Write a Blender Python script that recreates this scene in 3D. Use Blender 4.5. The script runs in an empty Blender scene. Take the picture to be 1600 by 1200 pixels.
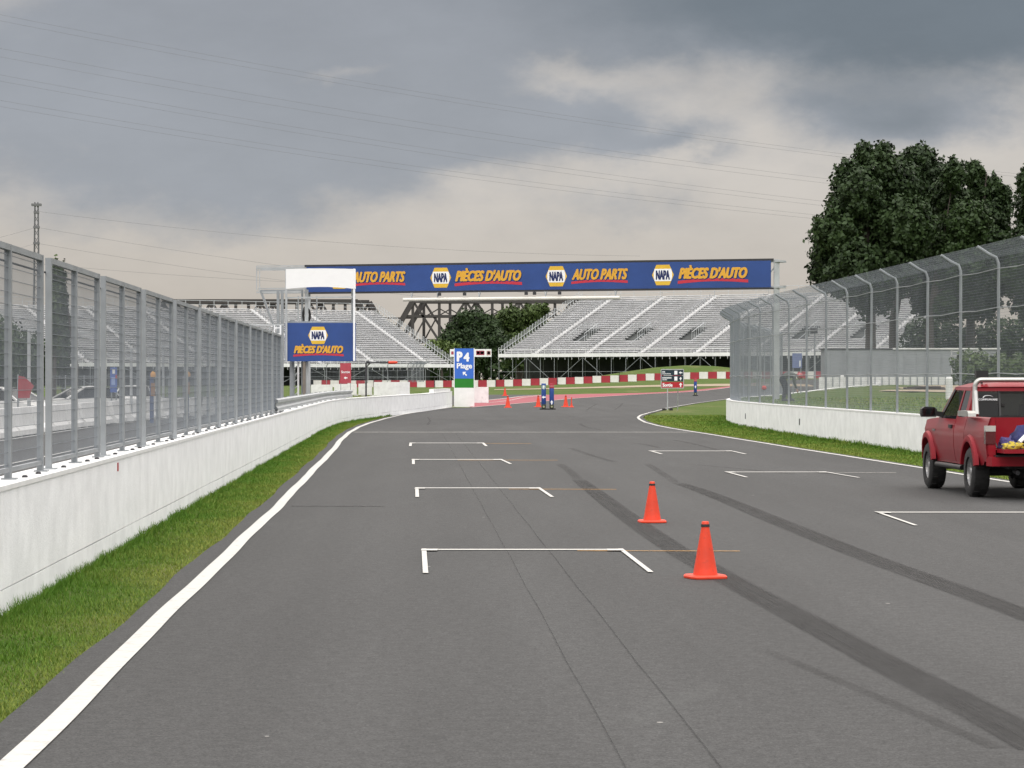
import bpy, bmesh, math, random
import numpy as np
from mathutils import Vector, Matrix, noise as mnoise

random.seed(7)
RNG = np.random.default_rng(7)
SC = bpy.context.scene
COL = SC.collection
R = math.radians

# ------------------------------------------------------------------ camera, world, sun, exposure
F = 4200.0          # focal length in photo pixels (1600 wide)
H = 1.8             # camera height
HZ = 592.0          # horizon row in the photo
cam_d = bpy.data.cameras.new('camera')
cam_d.sensor_width = 36.0
cam_d.lens = F / 1600.0 * 36.0
cam_d.shift_y = -8.0 / 1600.0
cam_d.clip_start = 0.2
cam_d.clip_end = 20000.0
cam = bpy.data.objects.new('camera', cam_d)
COL.objects.link(cam)
cam.location = (0, 0, H)
cam.rotation_euler = (R(90), 0, 0)
SC.camera = cam

SUN_EL, SUN_AZ = R(50), R(174)      # azimuth clockwise from +Y: behind the camera, to the right
sun_d = bpy.data.lights.new('sun', 'SUN')
sun_d.energy = 1.4
sun_d.angle = R(24)
sun_d.color = (1.0, 0.97, 0.93)
sun = bpy.data.objects.new('sun', sun_d)
COL.objects.link(sun)
sdir = Vector((math.sin(SUN_AZ) * math.cos(SUN_EL), math.cos(SUN_AZ) * math.cos(SUN_EL), math.sin(SUN_EL)))
sun.rotation_euler = sdir.to_track_quat('Z', 'Y').to_euler()
sun.location = (30, -40, 80)

SC.view_settings.view_transform = 'Standard'
SC.view_settings.look = 'None'
SC.view_settings.exposure = 0.0
SC.view_settings.gamma = 1.0
SC.view_settings.use_curve_mapping = False
SC.render.engine = 'CYCLES'
SC.cycles.use_denoising = True
SC.cycles.max_bounces = 5
SC.cycles.transparent_max_bounces = 12
SC.cycles.sample_clamp_indirect = 4.0

world = bpy.data.worlds.new('World')
SC.world = world
world.use_nodes = True
WT = world.node_tree
WT.nodes.clear()


class NB:
    """small helper that writes node maths"""
    def __init__(s, tree):
        s.t = tree

    def put(s, sock, val):
        if hasattr(val, 'node'):
            s.t.links.new(val, sock)
        else:
            sock.default_value = val

    def m(s, op, a, b=0.0, c=0.0, clamp=False):
        n = s.t.nodes.new('ShaderNodeMath')
        n.operation = op
        n.use_clamp = clamp
        for i, v in enumerate((a, b, c)):
            s.put(n.inputs[i], v)
        return n.outputs[0]

    def add(s, a, b): return s.m('ADD', a, b)
    def sub(s, a, b): return s.m('SUBTRACT', a, b)
    def mul(s, a, b): return s.m('MULTIPLY', a, b)
    def div(s, a, b): return s.m('DIVIDE', a, b)

    def smooth(s, v, lo, hi, a=0.0, b=1.0):
        n = s.t.nodes.new('ShaderNodeMapRange')
        n.interpolation_type = 'SMOOTHSTEP'
        s.put(n.inputs[0], v)
        for i, x in enumerate((lo, hi, a, b)):
            s.put(n.inputs[i + 1], x)
        return n.outputs[0]

    def xyz(s, x, y, z):
        n = s.t.nodes.new('ShaderNodeCombineXYZ')
        for i, v in enumerate((x, y, z)):
            s.put(n.inputs[i], v)
        return n.outputs[0]

    def sep(s, v):
        n = s.t.nodes.new('ShaderNodeSeparateXYZ')
        s.put(n.inputs[0], v)
        return n.outputs

    def noise(s, vec, scale=1.0, detail=4.0, rough=0.55, out=0):
        n = s.t.nodes.new('ShaderNodeTexNoise')
        s.put(n.inputs['Vector'], vec)
        n.inputs['Scale'].default_value = scale
        n.inputs['Detail'].default_value = detail
        n.inputs['Roughness'].default_value = rough
        return n.outputs[out]

    def mix(s, fac, a, b, mode='MIX'):
        n = s.t.nodes.new('ShaderNodeMix')
        n.data_type = 'RGBA'
        n.blend_type = mode
        s.put(n.inputs[0], fac)
        for i, v in ((6, a), (7, b)):
            if isinstance(v, (tuple, list)) and len(v) == 3:
                v = (*v, 1.0)
            s.put(n.inputs[i], v)
        return n.outputs[2]

    def coord(s, which='Object'):
        return s.t.nodes.new('ShaderNodeTexCoord').outputs[which]


def build_sky():
    b = NB(WT)
    d = b.coord('Generated')
    x, y, z = b.sep(d)
    ym = b.m('MAXIMUM', y, 0.02)
    u = b.div(x, ym)
    v = b.div(z, ym)
    front = b.smooth(y, 0.35, 0.85)
    nz = WT.nodes.new('ShaderNodeTexNoise')
    nz.inputs['Scale'].default_value = 1.0
    nz.inputs['Detail'].default_value = 6.0
    nz.inputs['Roughness'].default_value = 0.58
    b.put(nz.inputs['Vector'], b.xyz(b.mul(u, 13.0), b.mul(v, 22.0), 3.3))
    cx, cy, cz = b.sep(nz.outputs['Color'])
    uw = b.add(u, b.mul(b.sub(cx, 0.5), 0.10))
    vw = b.add(v, b.mul(b.sub(cy, 0.5), 0.052))
    blobs = [(230, 130, 480, 150, 1.0), (520, 245, 330, 85, 0.95), (90, 150, 320, 120, 0.35), (690, 150, 130, 130, 0.45), (620, 30, 400, 70, 0.5), (120, 340, 330, 60, 0.24),
             (1290, 35, 480, 92, 1.25), (1500, -20, 300, 110, 0.4), (940, 10, 160, 80, 0.45),
             (930, 215, 80, 46, 0.8), (1040, 240, 85, 26, 0.6), (815, 175, 60, 46, 0.6), (1400, 185, 130, 48, 0.7), (1540, 190, 80, 70, 0.4),
             (970, 345, 120, 36, 0.5), (840, 120, 75, 65, -0.4), (760, 290, 120, 40, -0.3), (1250, 195, 420, 60, 0.34), (640, 320, 80, 30, 0.2), (420, 345, 240, 40, 0.15), (490, 118, 90, 20, -0.45), (300, -120, 900, 120, 0.6), (1300, -150, 900, 120, 0.7)]
    tot = None
    for px, py, rx, ry, amp in blobs:
        a = b.div(b.sub(uw, (px - 800) / F), rx / F)
        c = b.div(b.sub(vw, (HZ - py) / F), ry / F)
        e = b.m('EXPONENT', b.mul(b.add(b.mul(a, a), b.mul(c, c)), -1.0))
        e = b.mul(e, amp)
        tot = e if tot is None else b.add(tot, e)
    fine = b.noise(b.xyz(b.mul(u, 26.0), b.mul(v, 44.0), 1.7), 1.0, 6.0, 0.6)
    tot = b.add(tot, b.mul(b.sub(fine, 0.5), 0.85))
    # the rest of the sky: the same overcast, in a layer that shrinks towards the horizon
    zz = b.add(b.m('ABSOLUTE', z), 0.14)
    gen = b.noise(b.xyz(b.div(x, zz), b.div(y, zz), 0.0), 1.3, 6.0, 0.55)
    gen = b.smooth(gen, 0.3, 0.7)
    dark = b.add(b.mul(gen, b.sub(1.0, front)), b.mul(tot, front))
    dark = b.smooth(dark, 0.12, 0.98)
    low = b.smooth(z, 0.0, 0.09)
    light = b.mix(low, (5.75, 5.2, 4.6), (6.2, 5.8, 5.4))
    cloud = b.mix(dark, light, (3.5, 3.68, 4.05))
    # the heavier rain cloud to the right
    dd = None
    for px, py, rx, ry, amp in [(1330, 20, 460, 105, 0.85), (1560, 40, 230, 110, 0.35), (1410, 185, 120, 40, 0.42), (1350, -140, 700, 110, 0.5), (940, 215, 60, 30, 0.2), (1040, 240, 60, 18, 0.2)]:
        a = b.div(b.sub(uw, (px - 800) / F), rx / F)
        c = b.div(b.sub(vw, (HZ - py) / F), ry / F)
        e = b.mul(b.m('EXPONENT', b.mul(b.add(b.mul(a, a), b.mul(c, c)), -1.0)), amp)
        dd = e if dd is None else b.add(dd, e)
    cloud = b.mix(b.mul(b.smooth(dd, 0.0, 0.9, 0.0, 0.95), front), cloud, (1.72, 2.02, 2.34))
    deep = b.smooth(z, 0.085, 0.15, 1.0, 0.95)
    cloud = b.mix(1.0, cloud, b.xyz(deep, deep, deep), 'MULTIPLY')
    mott = b.smooth(b.noise(b.xyz(b.mul(u, 9.0), b.mul(v, 20.0), 8.0), 1.0, 7.0, 0.62), 0.25, 0.75, 0.92, 1.07)
    cloud = b.mix(front, cloud, b.mix(1.0, cloud, b.xyz(mott, mott, mott), 'MULTIPLY'))
    # CIE overcast: brighter towards the zenith
    zc = b.m('MAXIMUM', z, 0.0)
    cie = b.smooth(zc, 0.13, 0.60, 0.97, 4.7)
    cloud = b.mix(1.0, cloud, b.xyz(cie, cie, cie), 'MULTIPLY')
    sky = WT.nodes.new('ShaderNodeTexSky')
    sky.sky_type = 'NISHITA'
    sky.sun_disc = False
    sky.sun_elevation = SUN_EL
    sky.sun_rotation = SUN_AZ
    col = b.mix(0.95, sky.outputs[0], cloud)
    bg = WT.nodes.new('ShaderNodeBackground')
    b.put(bg.inputs[0], col)
    bg.inputs[1].default_value = 0.1
    out = WT.nodes.new('ShaderNodeOutputWorld')
    WT.links.new(bg.outputs[0], out.inputs[0])


build_sky()

# ------------------------------------------------------------------ helpers
def sstep(a, b, x):
    t = np.clip((np.asarray(x, float) - a) / (b - a), 0, 1)
    return t * t * (3 - 2 * t)


def g(x, y):
    """height of the ground"""
    x = np.asarray(x, float)
    y = np.asarray(y, float)
    r = 0.0035 * np.clip(y - 150, 0, 250)
    r = r + 1.15 * sstep(-8, 30, x) * sstep(270, 345, y)
    r = r + 1.9 * np.exp(-((x - 24) / 13) ** 2 - ((y - 374) / 11) ** 2)
    return r


def at(px, py):
    """the ground point the photograph shows at this pixel"""
    Y = 100.0
    for _ in range(60):
        X = (px - 800) / F * Y
        Y = 0.5 * Y + 0.5 * F * (H - float(g(X, Y))) / (py - HZ)
    return ((px - 800) / F * Y, Y, float(g((px - 800) / F * Y, Y)))


def pt(px, py, Y):
    """a point at distance Y seen at this pixel"""
    return Vector(((px - 800) / F * Y, Y, H + (HZ - py) / F * Y))


ORG = {}


def thing(name, label, cat, loc=(0, 0, 0), group=None, local=False):
    o = bpy.data.objects.new(name, None)
    o.empty_display_size = 0.3
    COL.objects.link(o)
    o.location = loc
    o['label'] = label
    o['category'] = cat
    if group:
        o['group'] = group
    ORG[o.name] = Vector((0, 0, 0)) if local else Vector(loc)
    return o


def tag(o, label=None, cat=None, group=None, kind=None):
    for k, v in (('label', label), ('category', cat), ('group', group), ('kind', kind)):
        if v:
            o[k] = v
    return o


def link(name, me, mat=None, parent=None, loc=(0, 0, 0), smooth=False):
    o = bpy.data.objects.new(name, me)
    COL.objects.link(o)
    if parent is not None:
        o.parent = parent
        ORG[o.name] = ORG[parent.name]
    else:
        ORG[o.name] = Vector((0, 0, 0))
    o.location = loc
    if mat is not None and not me.materials:
        me.materials.append(mat)
    if smooth and me.polygons:
        me.polygons.foreach_set('use_smooth', [True] * len(me.polygons))
    return o


def copy_tree(o, loc=None, rz=None, label=None, parent=None):
    c = o.copy()
    COL.objects.link(c)
    if parent is not None:
        c.parent = parent
    if loc is not None:
        c.location = loc
    if rz is not None:
        c.rotation_euler = (0, 0, rz)
    if label:
        c['label'] = label
    for ch in [k for k in COL.objects if k.parent is o]:
        copy_tree(ch, parent=c)
    return c


class Plane:
    """an upright or leaning board: origin, right, up"""
    def __init__(s, o, u, v):
        s.o, s.u, s.v = Vector(o), Vector(u).normalized(), Vector(v).normalized()
        s.n = s.u.cross(s.v)

    def p(s, a, b, c=0.0):
        return s.o + s.u * a + s.v * b + s.n * c


class MB:
    def __init__(s):
        s.v, s.f = [], []

    def add(s, vs, fs):
        k = len(s.v)
        s.v += [Vector(p) for p in vs]
        s.f += [tuple(i + k for i in q) for q in fs]
        return s

    def hexa(s, p):     # 4 bottom (ccw), 4 top
        return s.add(p, [(3, 2, 1, 0), (4, 5, 6, 7), (0, 1, 5, 4), (1, 2, 6, 5), (2, 3, 7, 6), (3, 0, 4, 7)])

    def box(s, c, d, rz=0.0):
        c = Vector(c)
        x, y, z = d[0] / 2, d[1] / 2, d[2] / 2
        m = Matrix.Rotation(rz, 3, 'Z')
        q = [(-x, -y), (x, -y), (x, y), (-x, y)]
        return s.hexa([c + m @ Vector((a, b, -z)) for a, b in q] + [c + m @ Vector((a, b, z)) for a, b in q])

    def span(s, a, b):
        return s.box([(a[i] + b[i]) / 2 for i in range(3)], [abs(b[i] - a[i]) for i in range(3)])

    def bar(s, p, q, w, h=None, up=(0, 0, 1)):
        p, q = Vector(p), Vector(q)
        h = w if h is None else h
        d = (q - p).normalized()
        a = d.cross(Vector(up))
        if a.length < 1e-4:
            a = d.cross(Vector((1, 0, 0)))
        a.normalize()
        b = a.cross(d)
        a, b = a * w / 2, b * h / 2
        return s.hexa([p - a - b, p + a - b, p + a + b, p - a + b, q - a - b, q + a - b, q + a + b, q - a + b])

    def tube(s, pts, r, n=6, cap=True):
        pts = [Vector(p) for p in pts]
        rs = r if isinstance(r, (list, tuple)) else [r] * len(pts)
        vs, ref = [], None
        for i, p in enumerate(pts):
            d = (pts[min(i + 1, len(pts) - 1)] - pts[max(i - 1, 0)]).normalized()
            if ref is None:
                ref = Vector((0, 0, 1)) if abs(d.z) < 0.9 else Vector((1, 0, 0))
            a = d.cross(ref)
            if a.length < 1e-5:
                a = d.orthogonal()
            a.normalize()
            b = a.cross(d)
            ref = -b if False else b
            ref = b
            vs += [p + (a * math.cos(2 * math.pi * k / n) + b * math.sin(2 * math.pi * k / n)) * rs[i] for k in range(n)]
        fs = []
        for i in range(len(pts) - 1):
            for k in range(n):
                fs.append((i * n + k, i * n + (k + 1) % n, (i + 1) * n + (k + 1) % n, (i + 1) * n + k))
        if cap:
            fs.append(tuple(range(n))[::-1])
            fs.append(tuple((len(pts) - 1) * n + k for k in range(n)))
        return s.add(vs, fs)

    def lathe(s, c, prof, n=16, axis=None, cap=True):
        c = Vector(c)
        ax = Vector(axis).normalized() if axis else Vector((0, 0, 1))
        e1 = ax.orthogonal().normalized() if axis else Vector((1, 0, 0))
        e2 = ax.cross(e1)
        vs = []
        for r, z in prof:
            vs += [c + ax * z + (e1 * math.cos(2 * math.pi * k / n) + e2 * math.sin(2 * math.pi * k / n)) * r for k in range(n)]
        fs = []
        for i in range(len(prof) - 1):
            for k in range(n):
                fs.append((i * n + k, i * n + (k + 1) % n, (i + 1) * n + (k + 1) % n, (i + 1) * n + k))
        if cap:
            fs.append(tuple(range(n))[::-1])
            fs.append(tuple((len(prof) - 1) * n + k for k in range(n)))
        return s.add(vs, fs)

    def prism(s, pl, poly, d0=0.0, d1=0.01):
        n = len(poly)
        vs = [pl.p(a, b, d0) for a, b in poly] + [pl.p(a, b, d1) for a, b in poly]
        fs = [tuple(range(n))[::-1], tuple(range(n, 2 * n))] + [(k, (k + 1) % n, n + (k + 1) % n, n + k) for k in range(n)]
        return s.add(vs, fs)

    def grid(s, rows):
        n = len(rows[0])
        vs = [p for r in rows for p in r]
        fs = [(i * n + k, i * n + k + 1, (i + 1) * n + k + 1, (i + 1) * n + k) for i in range(len(rows) - 1) for k in range(n - 1)]
        return s.add(vs, fs)

    def mesh(s, name, org=(0, 0, 0), fix=True):
        me = bpy.data.meshes.new(name)
        o = Vector(org)
        me.from_pydata([tuple(p - o) for p in s.v], [], s.f)
        if fix:
            bm = bmesh.new()
            bm.from_mesh(me)
            bmesh.ops.recalc_face_normals(bm, faces=bm.faces)
            bm.to_mesh(me)
            bm.free()
        me.update()
        return me

    def build(s, name, mat, parent=None, smooth=False, fix=True):
        org = ORG[parent.name] if parent is not None else (0, 0, 0)
        o = link(name, s.mesh(name, org, fix), mat, parent, smooth=False)
        if smooth:
            o.data.shade_smooth() if hasattr(o.data, 'shade_smooth') else None
            try:
                o.data.set_sharp_from_angle(angle=R(40))
            except Exception:
                pass
        return o


def single(name, mb, mat, label, cat, base, group=None, smooth=False, kind=None):
    """a thing that is one mesh, with its origin at its base"""
    o = link(name, mb.mesh(name, base), mat, None, loc=base)
    ORG[o.name] = Vector(base)
    if smooth:
        o.data.shade_smooth()
        o.data.set_sharp_from_angle(angle=R(40))
    return tag(o, label, cat, group, kind)


def struct(name, mb, mat, kind='structure', smooth=False, fix=False):
    o = mb.build(name, mat, None, fix=fix)
    if smooth:
        o.data.shade_smooth()
    o['kind'] = kind
    return o


# ------------------------------------------------------------------ materials
MATS = {}


def M(name, col, rough=0.6, metal=0.0, var=0.12, vs=3.0, bump=0.0, bs=60.0, spec=0.5, coat=0.0, var2=None, emit=None):
    if name in MATS:
        return MATS[name]
    m = bpy.data.materials.new(name)
    m.use_nodes = True
    t = m.node_tree
    b = NB(t)
    p = t.nodes['Principled BSDF']
    p.inputs['Roughness'].default_value = rough
    p.inputs['Metallic'].default_value = metal
    p.inputs['Specular IOR Level'].default_value = spec
    p.inputs['Coat Weight'].default_value = coat
    if coat:
        p.inputs['Coat Roughness'].default_value = 0.08
    c = b.coord('Object')
    n1 = b.noise(c, vs, 5.0, 0.6)
    k = b.smooth(n1, 0.25, 0.75, 1 - var, 1 + var)
    colr = b.mix(1.0, col, b.xyz(k, k, k), 'MULTIPLY')
    if var2:
        n2 = b.noise(c, var2[1], 6.0, 0.65)
        colr = b.mix(b.smooth(n2, var2[2], var2[3]), colr, var2[0])
    b.put(p.inputs['Base Color'], colr)
    if bump:
        bn = t.nodes.new('ShaderNodeBump')
        bn.inputs['Strength'].default_value = bump
        bn.inputs['Distance'].default_value = 0.01
        b.put(bn.inputs['Height'], b.noise(c, bs, 4.0, 0.6))
        t.links.new(bn.outputs[0], p.inputs['Normal'])
    MATS[name] = m
    return m


def asphalt_mat():
    m = bpy.data.materials.new('asphalt')
    m.use_nodes = True
    t = m.node_tree
    b = NB(t)
    p = t.nodes['Principled BSDF']
    c = b.coord('Object')
    x, y, z = b.sep(c)
    grit = b.noise(c, 62.0, 3.0, 0.75)
    grit2 = b.noise(c, 22.0, 3.0, 0.6)
    big = b.noise(b.xyz(b.mul(x, 1.2), b.mul(y, 0.14), 0.0), 0.55, 5.0, 0.6)
    lane = b.noise(b.xyz(b.add(b.mul(x, 1.0), b.mul(y, 0.037)), b.mul(y, 0.004), 5.0), 1.1, 3.0, 0.5)
    k = b.add(b.smooth(grit, 0.3, 0.7, 0.5, 1.5), b.smooth(grit2, 0.3, 0.7, -0.2, 0.2))
    k = b.mul(k, b.smooth(big, 0.25, 0.75, 0.88, 1.12))
    k = b.mul(k, b.smooth(lane, 0.3, 0.7, 0.93, 1.07))
    col = b.mix(1.0, (0.0455, 0.0456, 0.0454), b.xyz(k, k, k), 'MULTIPLY')
    k9 = b.noise(c, 9.0, 2.0, 0.6)
    k9 = b.smooth(k9, 0.3, 0.7, 0.88, 1.12)
    col = b.mix(1.0, col, b.xyz(k9, k9, k9), 'MULTIPLY')
    v2 = t.nodes.new('ShaderNodeTexVoronoi')
    v2.inputs['Scale'].default_value = 26.0
    b.put(v2.inputs['Vector'], c)
    chip = b.smooth(v2.outputs['Distance'], 0.20, 0.10, 0.0, 0.55)
    col = b.mix(chip, col, b.mix(b.m('GREATER_THAN', b.noise(c, 30.0, 1.0), 0.52), (0.024, 0.024, 0.024), (0.115, 0.113, 0.108)))
    # pale scuffs
    sc = b.noise(b.xyz(b.mul(x, 0.7), b.mul(y, 0.22), 9.0), 1.0, 7.0, 0.72)
    col = b.mix(b.smooth(sc, 0.58, 0.76, 0.0, 0.5), col, (0.088, 0.091, 0.088))
    # small stones lying about
    vo = t.nodes.new('ShaderNodeTexVoronoi')
    vo.inputs['Scale'].default_value = 1.1
    b.put(vo.inputs['Vector'], c)
    col = b.mix(b.m('LESS_THAN', vo.outputs['Distance'], 0.022), col, (0.3, 0.29, 0.27))
    b.put(p.inputs['Base Color'], col)
    p.inputs['Roughness'].default_value = 0.85
    p.inputs['Specular IOR Level'].default_value = 0.35
    bn = t.nodes.new('ShaderNodeBump')
    bn.inputs['Strength'].default_value = 0.5
    bn.inputs['Distance'].default_value = 0.006
    b.put(bn.inputs['Height'], grit)
    t.links.new(bn.outputs[0], p.inputs['Normal'])
    return m


def worn_mat(name, col, alpha, rough=0.8, edge=0.0, scale=7.0, lo=0.3, hi=0.6, stretch=(1, 1)):
    """paint or rubber lying thinly on the asphalt: noise lets the road show through; uv x runs across for soft edges"""
    m = bpy.data.materials.new(name)
    m.use_nodes = True
    t = m.node_tree
    b = NB(t)
    p = t.nodes['Principled BSDF']
    p.inputs['Roughness'].default_value = rough
    p.inputs['Specular IOR Level'].default_value = 0.3
    c = b.coord('Object')
    x, y, z = b.sep(c)
    n = b.noise(b.xyz(b.mul(x, stretch[0]), b.mul(y, stretch[1]), 0.0), scale, 6.0, 0.7)
    a = b.smooth(n, lo, hi, alpha * 0.55, alpha)
    if edge:
        uu, vv, _ = b.sep(b.coord('UV'))
        e = b.mul(b.smooth(uu, 0.0, edge), b.smooth(uu, 1.0, 1.0 - edge))
        e = b.mul(e, b.smooth(vv, 0.0, 0.08))
        str_ = b.noise(b.xyz(b.mul(uu, 16.0), b.mul(vv, 3.0), 0.0), 1.0, 4.0, 0.65)
        lng = b.noise(b.xyz(0.0, b.mul(vv, 9.0), 2.0), 1.0, 4.0, 0.6)
        a = b.mul(b.mul(a, e), b.mul(b.smooth(str_, 0.3, 0.68, 0.42, 1.0), b.smooth(lng, 0.3, 0.65, 0.72, 1.0)))
    b.put(p.inputs['Base Color'], (*col, 1))
    b.put(p.inputs['Alpha'], a)
    return m


def concrete_paint():
    m = bpy.data.materials.new('white_painted_concrete')
    m.use_nodes = True
    t = m.node_tree
    b = NB(t)
    p = t.nodes['Principled BSDF']
    c = b.coord('Object')
    x, y, z = b.sep(c)
    n = b.noise(c, 2.2, 6.0, 0.62)
    k = b.smooth(n, 0.25, 0.75, 0.9, 1.06)
    col = b.mix(1.0, (0.89, 0.895, 0.90), b.xyz(k, k, k), 'MULTIPLY')
    run = b.noise(b.xyz(b.mul(x, 5.0), b.mul(y, 5.0), b.mul(z, 0.5)), 1.6, 5.0, 0.65)
    col = b.mix(b.smooth(run, 0.55, 0.8, 0.0, 0.10), col, (0.55, 0.56, 0.56))
    pit = b.noise(c, 30.0, 5.0, 0.75)
    col = b.mix(b.smooth(pit, 0.60, 0.72, 0.0, 0.4), col, (0.45, 0.45, 0.45))
    col = b.mix(b.smooth(pit, 0.40, 0.28, 0.0, 0.6), col, (0.87, 0.87, 0.87))
    b.put(p.inputs['Base Color'], col)
    p.inputs['Roughness'].default_value = 0.8
    bn = t.nodes.new('ShaderNodeBump')
    bn.inputs['Strength'].default_value = 0.5
    bn.inputs['Distance'].default_value = 0.012
    b.put(bn.inputs['Height'], b.add(pit, n))
    t.links.new(bn.outputs[0], p.inputs['Normal'])
    return m


def leaf_mat(name, a, bcol, rough=0.6):
    """foliage: colour from a per-leaf tint"""
    m = bpy.data.materials.new(name)
    m.use_nodes = True
    t = m.node_tree
    b = NB(t)
    p = t.nodes['Principled BSDF']
    at_ = t.nodes.new('ShaderNodeAttribute')
    at_.attribute_name = 'tint'
    col = b.mix(at_.outputs['Fac'], a, bcol)
    b.put(p.inputs['Base Color'], col)
    p.inputs['Roughness'].default_value = rough
    p.inputs['Specular IOR Level'].default_value = 0.25
    return m


def grass_sheet():
    m = bpy.data.materials.new('grass_ground')
    m.use_nodes = True
    t = m.node_tree
    b = NB(t)
    p = t.nodes['Principled BSDF']
    c = b.coord('Object')
    x, y, z = b.sep(c)
    n1 = b.noise(c, 0.5, 6.0, 0.65)
    n2 = b.noise(c, 9.0, 5.0, 0.7)
    n3 = b.noise(b.xyz(x, b.mul(y, 0.45), 4.0), 0.16, 5.0, 0.6)
    col = b.mix(b.smooth(n2, 0.3, 0.7), (0.045, 0.080, 0.015), (0.085, 0.128, 0.028))
    col = b.mix(b.smooth(n1, 0.45, 0.72, 0.0, 0.75), col, (0.125, 0.125, 0.045))
    col = b.mix(b.smooth(n3, 0.55, 0.72, 0.0, 0.6), col, (0.2, 0.17, 0.09))
    b.put(p.inputs['Base Color'], col)
    p.inputs['Roughness'].default_value = 0.95
    p.inputs['Specular IOR Level'].default_value = 0.1
    bn = t.nodes.new('ShaderNodeBump')
    bn.inputs['Strength'].default_value = 0.8
    bn.inputs['Distance'].default_value = 0.05
    b.put(bn.inputs['Height'], n2)
    t.links.new(bn.outputs[0], p.inputs['Normal'])
    return m


def glass_mat(name, tint, alpha):
    m = bpy.data.materials.new(name)
    m.use_nodes = True
    p = m.node_tree.nodes['Principled BSDF']
    p.inputs['Base Color'].default_value = (*tint, 1)
    p.inputs['Roughness'].default_value = 0.06
    p.inputs['Alpha'].default_value = alpha
    p.inputs['Specular IOR Level'].default_value = 0.25
    return m


ASPH = asphalt_mat()
WALLM = concrete_paint()
GRASSM = grass_sheet()
GALV = M('galvanised_steel', (0.30, 0.32, 0.335), 0.5, 0.35, 0.14, 2.5)
GALV_L = M('bright_galvanised_steel', (0.46, 0.48, 0.49), 0.45, 0.3, 0.12, 2.0)
WIRE = M('fence_wire', (0.21, 0.232, 0.255), 0.55, 0.3, 0.1, 1.0)
WHITE = M('white_paint', (0.80, 0.80, 0.79), 0.5, 0, 0.05, 3.0)
WHITE2 = M('chalky_white_paint', (0.74, 0.74, 0.73), 0.7, 0, 0.1, 2.0, 0.2, 40, var2=((0.5, 0.5, 0.48), 3.0, 0.55, 0.8))
BLACK = M('black_rubber', (0.018, 0.018, 0.018), 0.7, 0, 0.2, 8.0)
DARKM = M('dark_metal', (0.05, 0.05, 0.055), 0.5, 0.4, 0.15, 5.0)
ORANGE = M('cone_orange', (0.68, 0.048, 0.014), 0.5, 0, 0.10, 6.0, var2=((0.36, 0.045, 0.025), 13.0, 0.56, 0.80))
BLUE = M('sign_blue', (0.023, 0.064, 0.235), 0.5, 0, 0.10, 0.9, 0.35, 1.6)
NAVY = M('lettering_navy', (0.012, 0.022, 0.10), 0.5, 0, 0.02)
AMBER = M('lettering_amber', (0.70, 0.37, 0.035), 0.5, 0, 0.06, 4.0)
YELL = M('lettering_yellow', (0.72, 0.45, 0.04), 0.5, 0, 0.06, 4.0)
REDL = M('lettering_red', (0.52, 0.03, 0.055), 0.5, 0, 0.05)
SKYB = M('parking_sign_blue', (0.04, 0.145, 0.56), 0.4, 0, 0.04)
GREEN = M('parking_sign_green', (0.012, 0.19, 0.014), 0.5, 0, 0.06)
SIGNW = M('sign_white', (0.85, 0.86, 0.88), 0.5, 0, 0.02)
SIGND = M('sign_dark', (0.012, 0.03, 0.045), 0.4, 0, 0.05)
SIGNR = M('sign_red', (0.42, 0.018, 0.03), 0.4, 0, 0.05)
BARR = M('barrier_red', (0.36, 0.028, 0.045), 0.55, 0, 0.12, 1.5)
BARW = M('barrier_white', (0.74, 0.72, 0.69), 0.6, 0, 0.08, 1.5)
RUNOFF = M('runoff_red', (0.27, 0.052, 0.068), 0.8, 0, 0.1, 0.8, var2=((0.20, 0.07, 0.075), 0.5, 0.5, 0.8))
SEATM = M('grandstand_aluminium', (0.80, 0.80, 0.81), 0.55, 0.0, 0.1, 0.6)
SEATD = M('grandstand_tread', (0.6, 0.6, 0.61), 0.6, 0.0, 0.1, 0.6)
STEPM = M('grandstand_step', (0.66, 0.66, 0.66), 0.5, 0.0, 0.12, 0.8)
STAND_SHADE = M('stand_shade_dark', (0.055, 0.06, 0.058), 0.9, 0, 0.3, 0.6)  # dark colour standing in for shade under the stands and in their openings
BRIDGE = M('bridge_steel', (0.052, 0.047, 0.047), 0.8, 0.0, 0.12, 0.3)
BARK = M('bark', (0.06, 0.05, 0.042), 0.9, 0, 0.25, 6.0, 0.5, 20)
WIREK = M('power_cable', (0.16, 0.16, 0.17), 0.6, 0.2, 0.05)
DIRT = M('dry_dirt', (0.30, 0.235, 0.165), 0.95, 0, 0.2, 0.8, var2=((0.2, 0.19, 0.09), 0.4, 0.5, 0.7))
GREYB = M('grey_cladding', (0.27, 0.285, 0.30), 0.6, 0, 0.08, 0.7)
LEAF_D = leaf_mat('leaf_dark', (0.015, 0.028, 0.010), (0.044, 0.078, 0.023))
LEAF_M = leaf_mat('leaf_mid', (0.030, 0.052, 0.014), (0.090, 0.130, 0.036))
LEAF_B = leaf_mat('leaf_bright', (0.045, 0.075, 0.018), (0.125, 0.175, 0.045))
BLADE = leaf_mat('grass_blade', (0.074, 0.168, 0.012), (0.26, 0.262, 0.058), 0.7)

# ------------------------------------------------------------------ lettering
_TXT = {}


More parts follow.
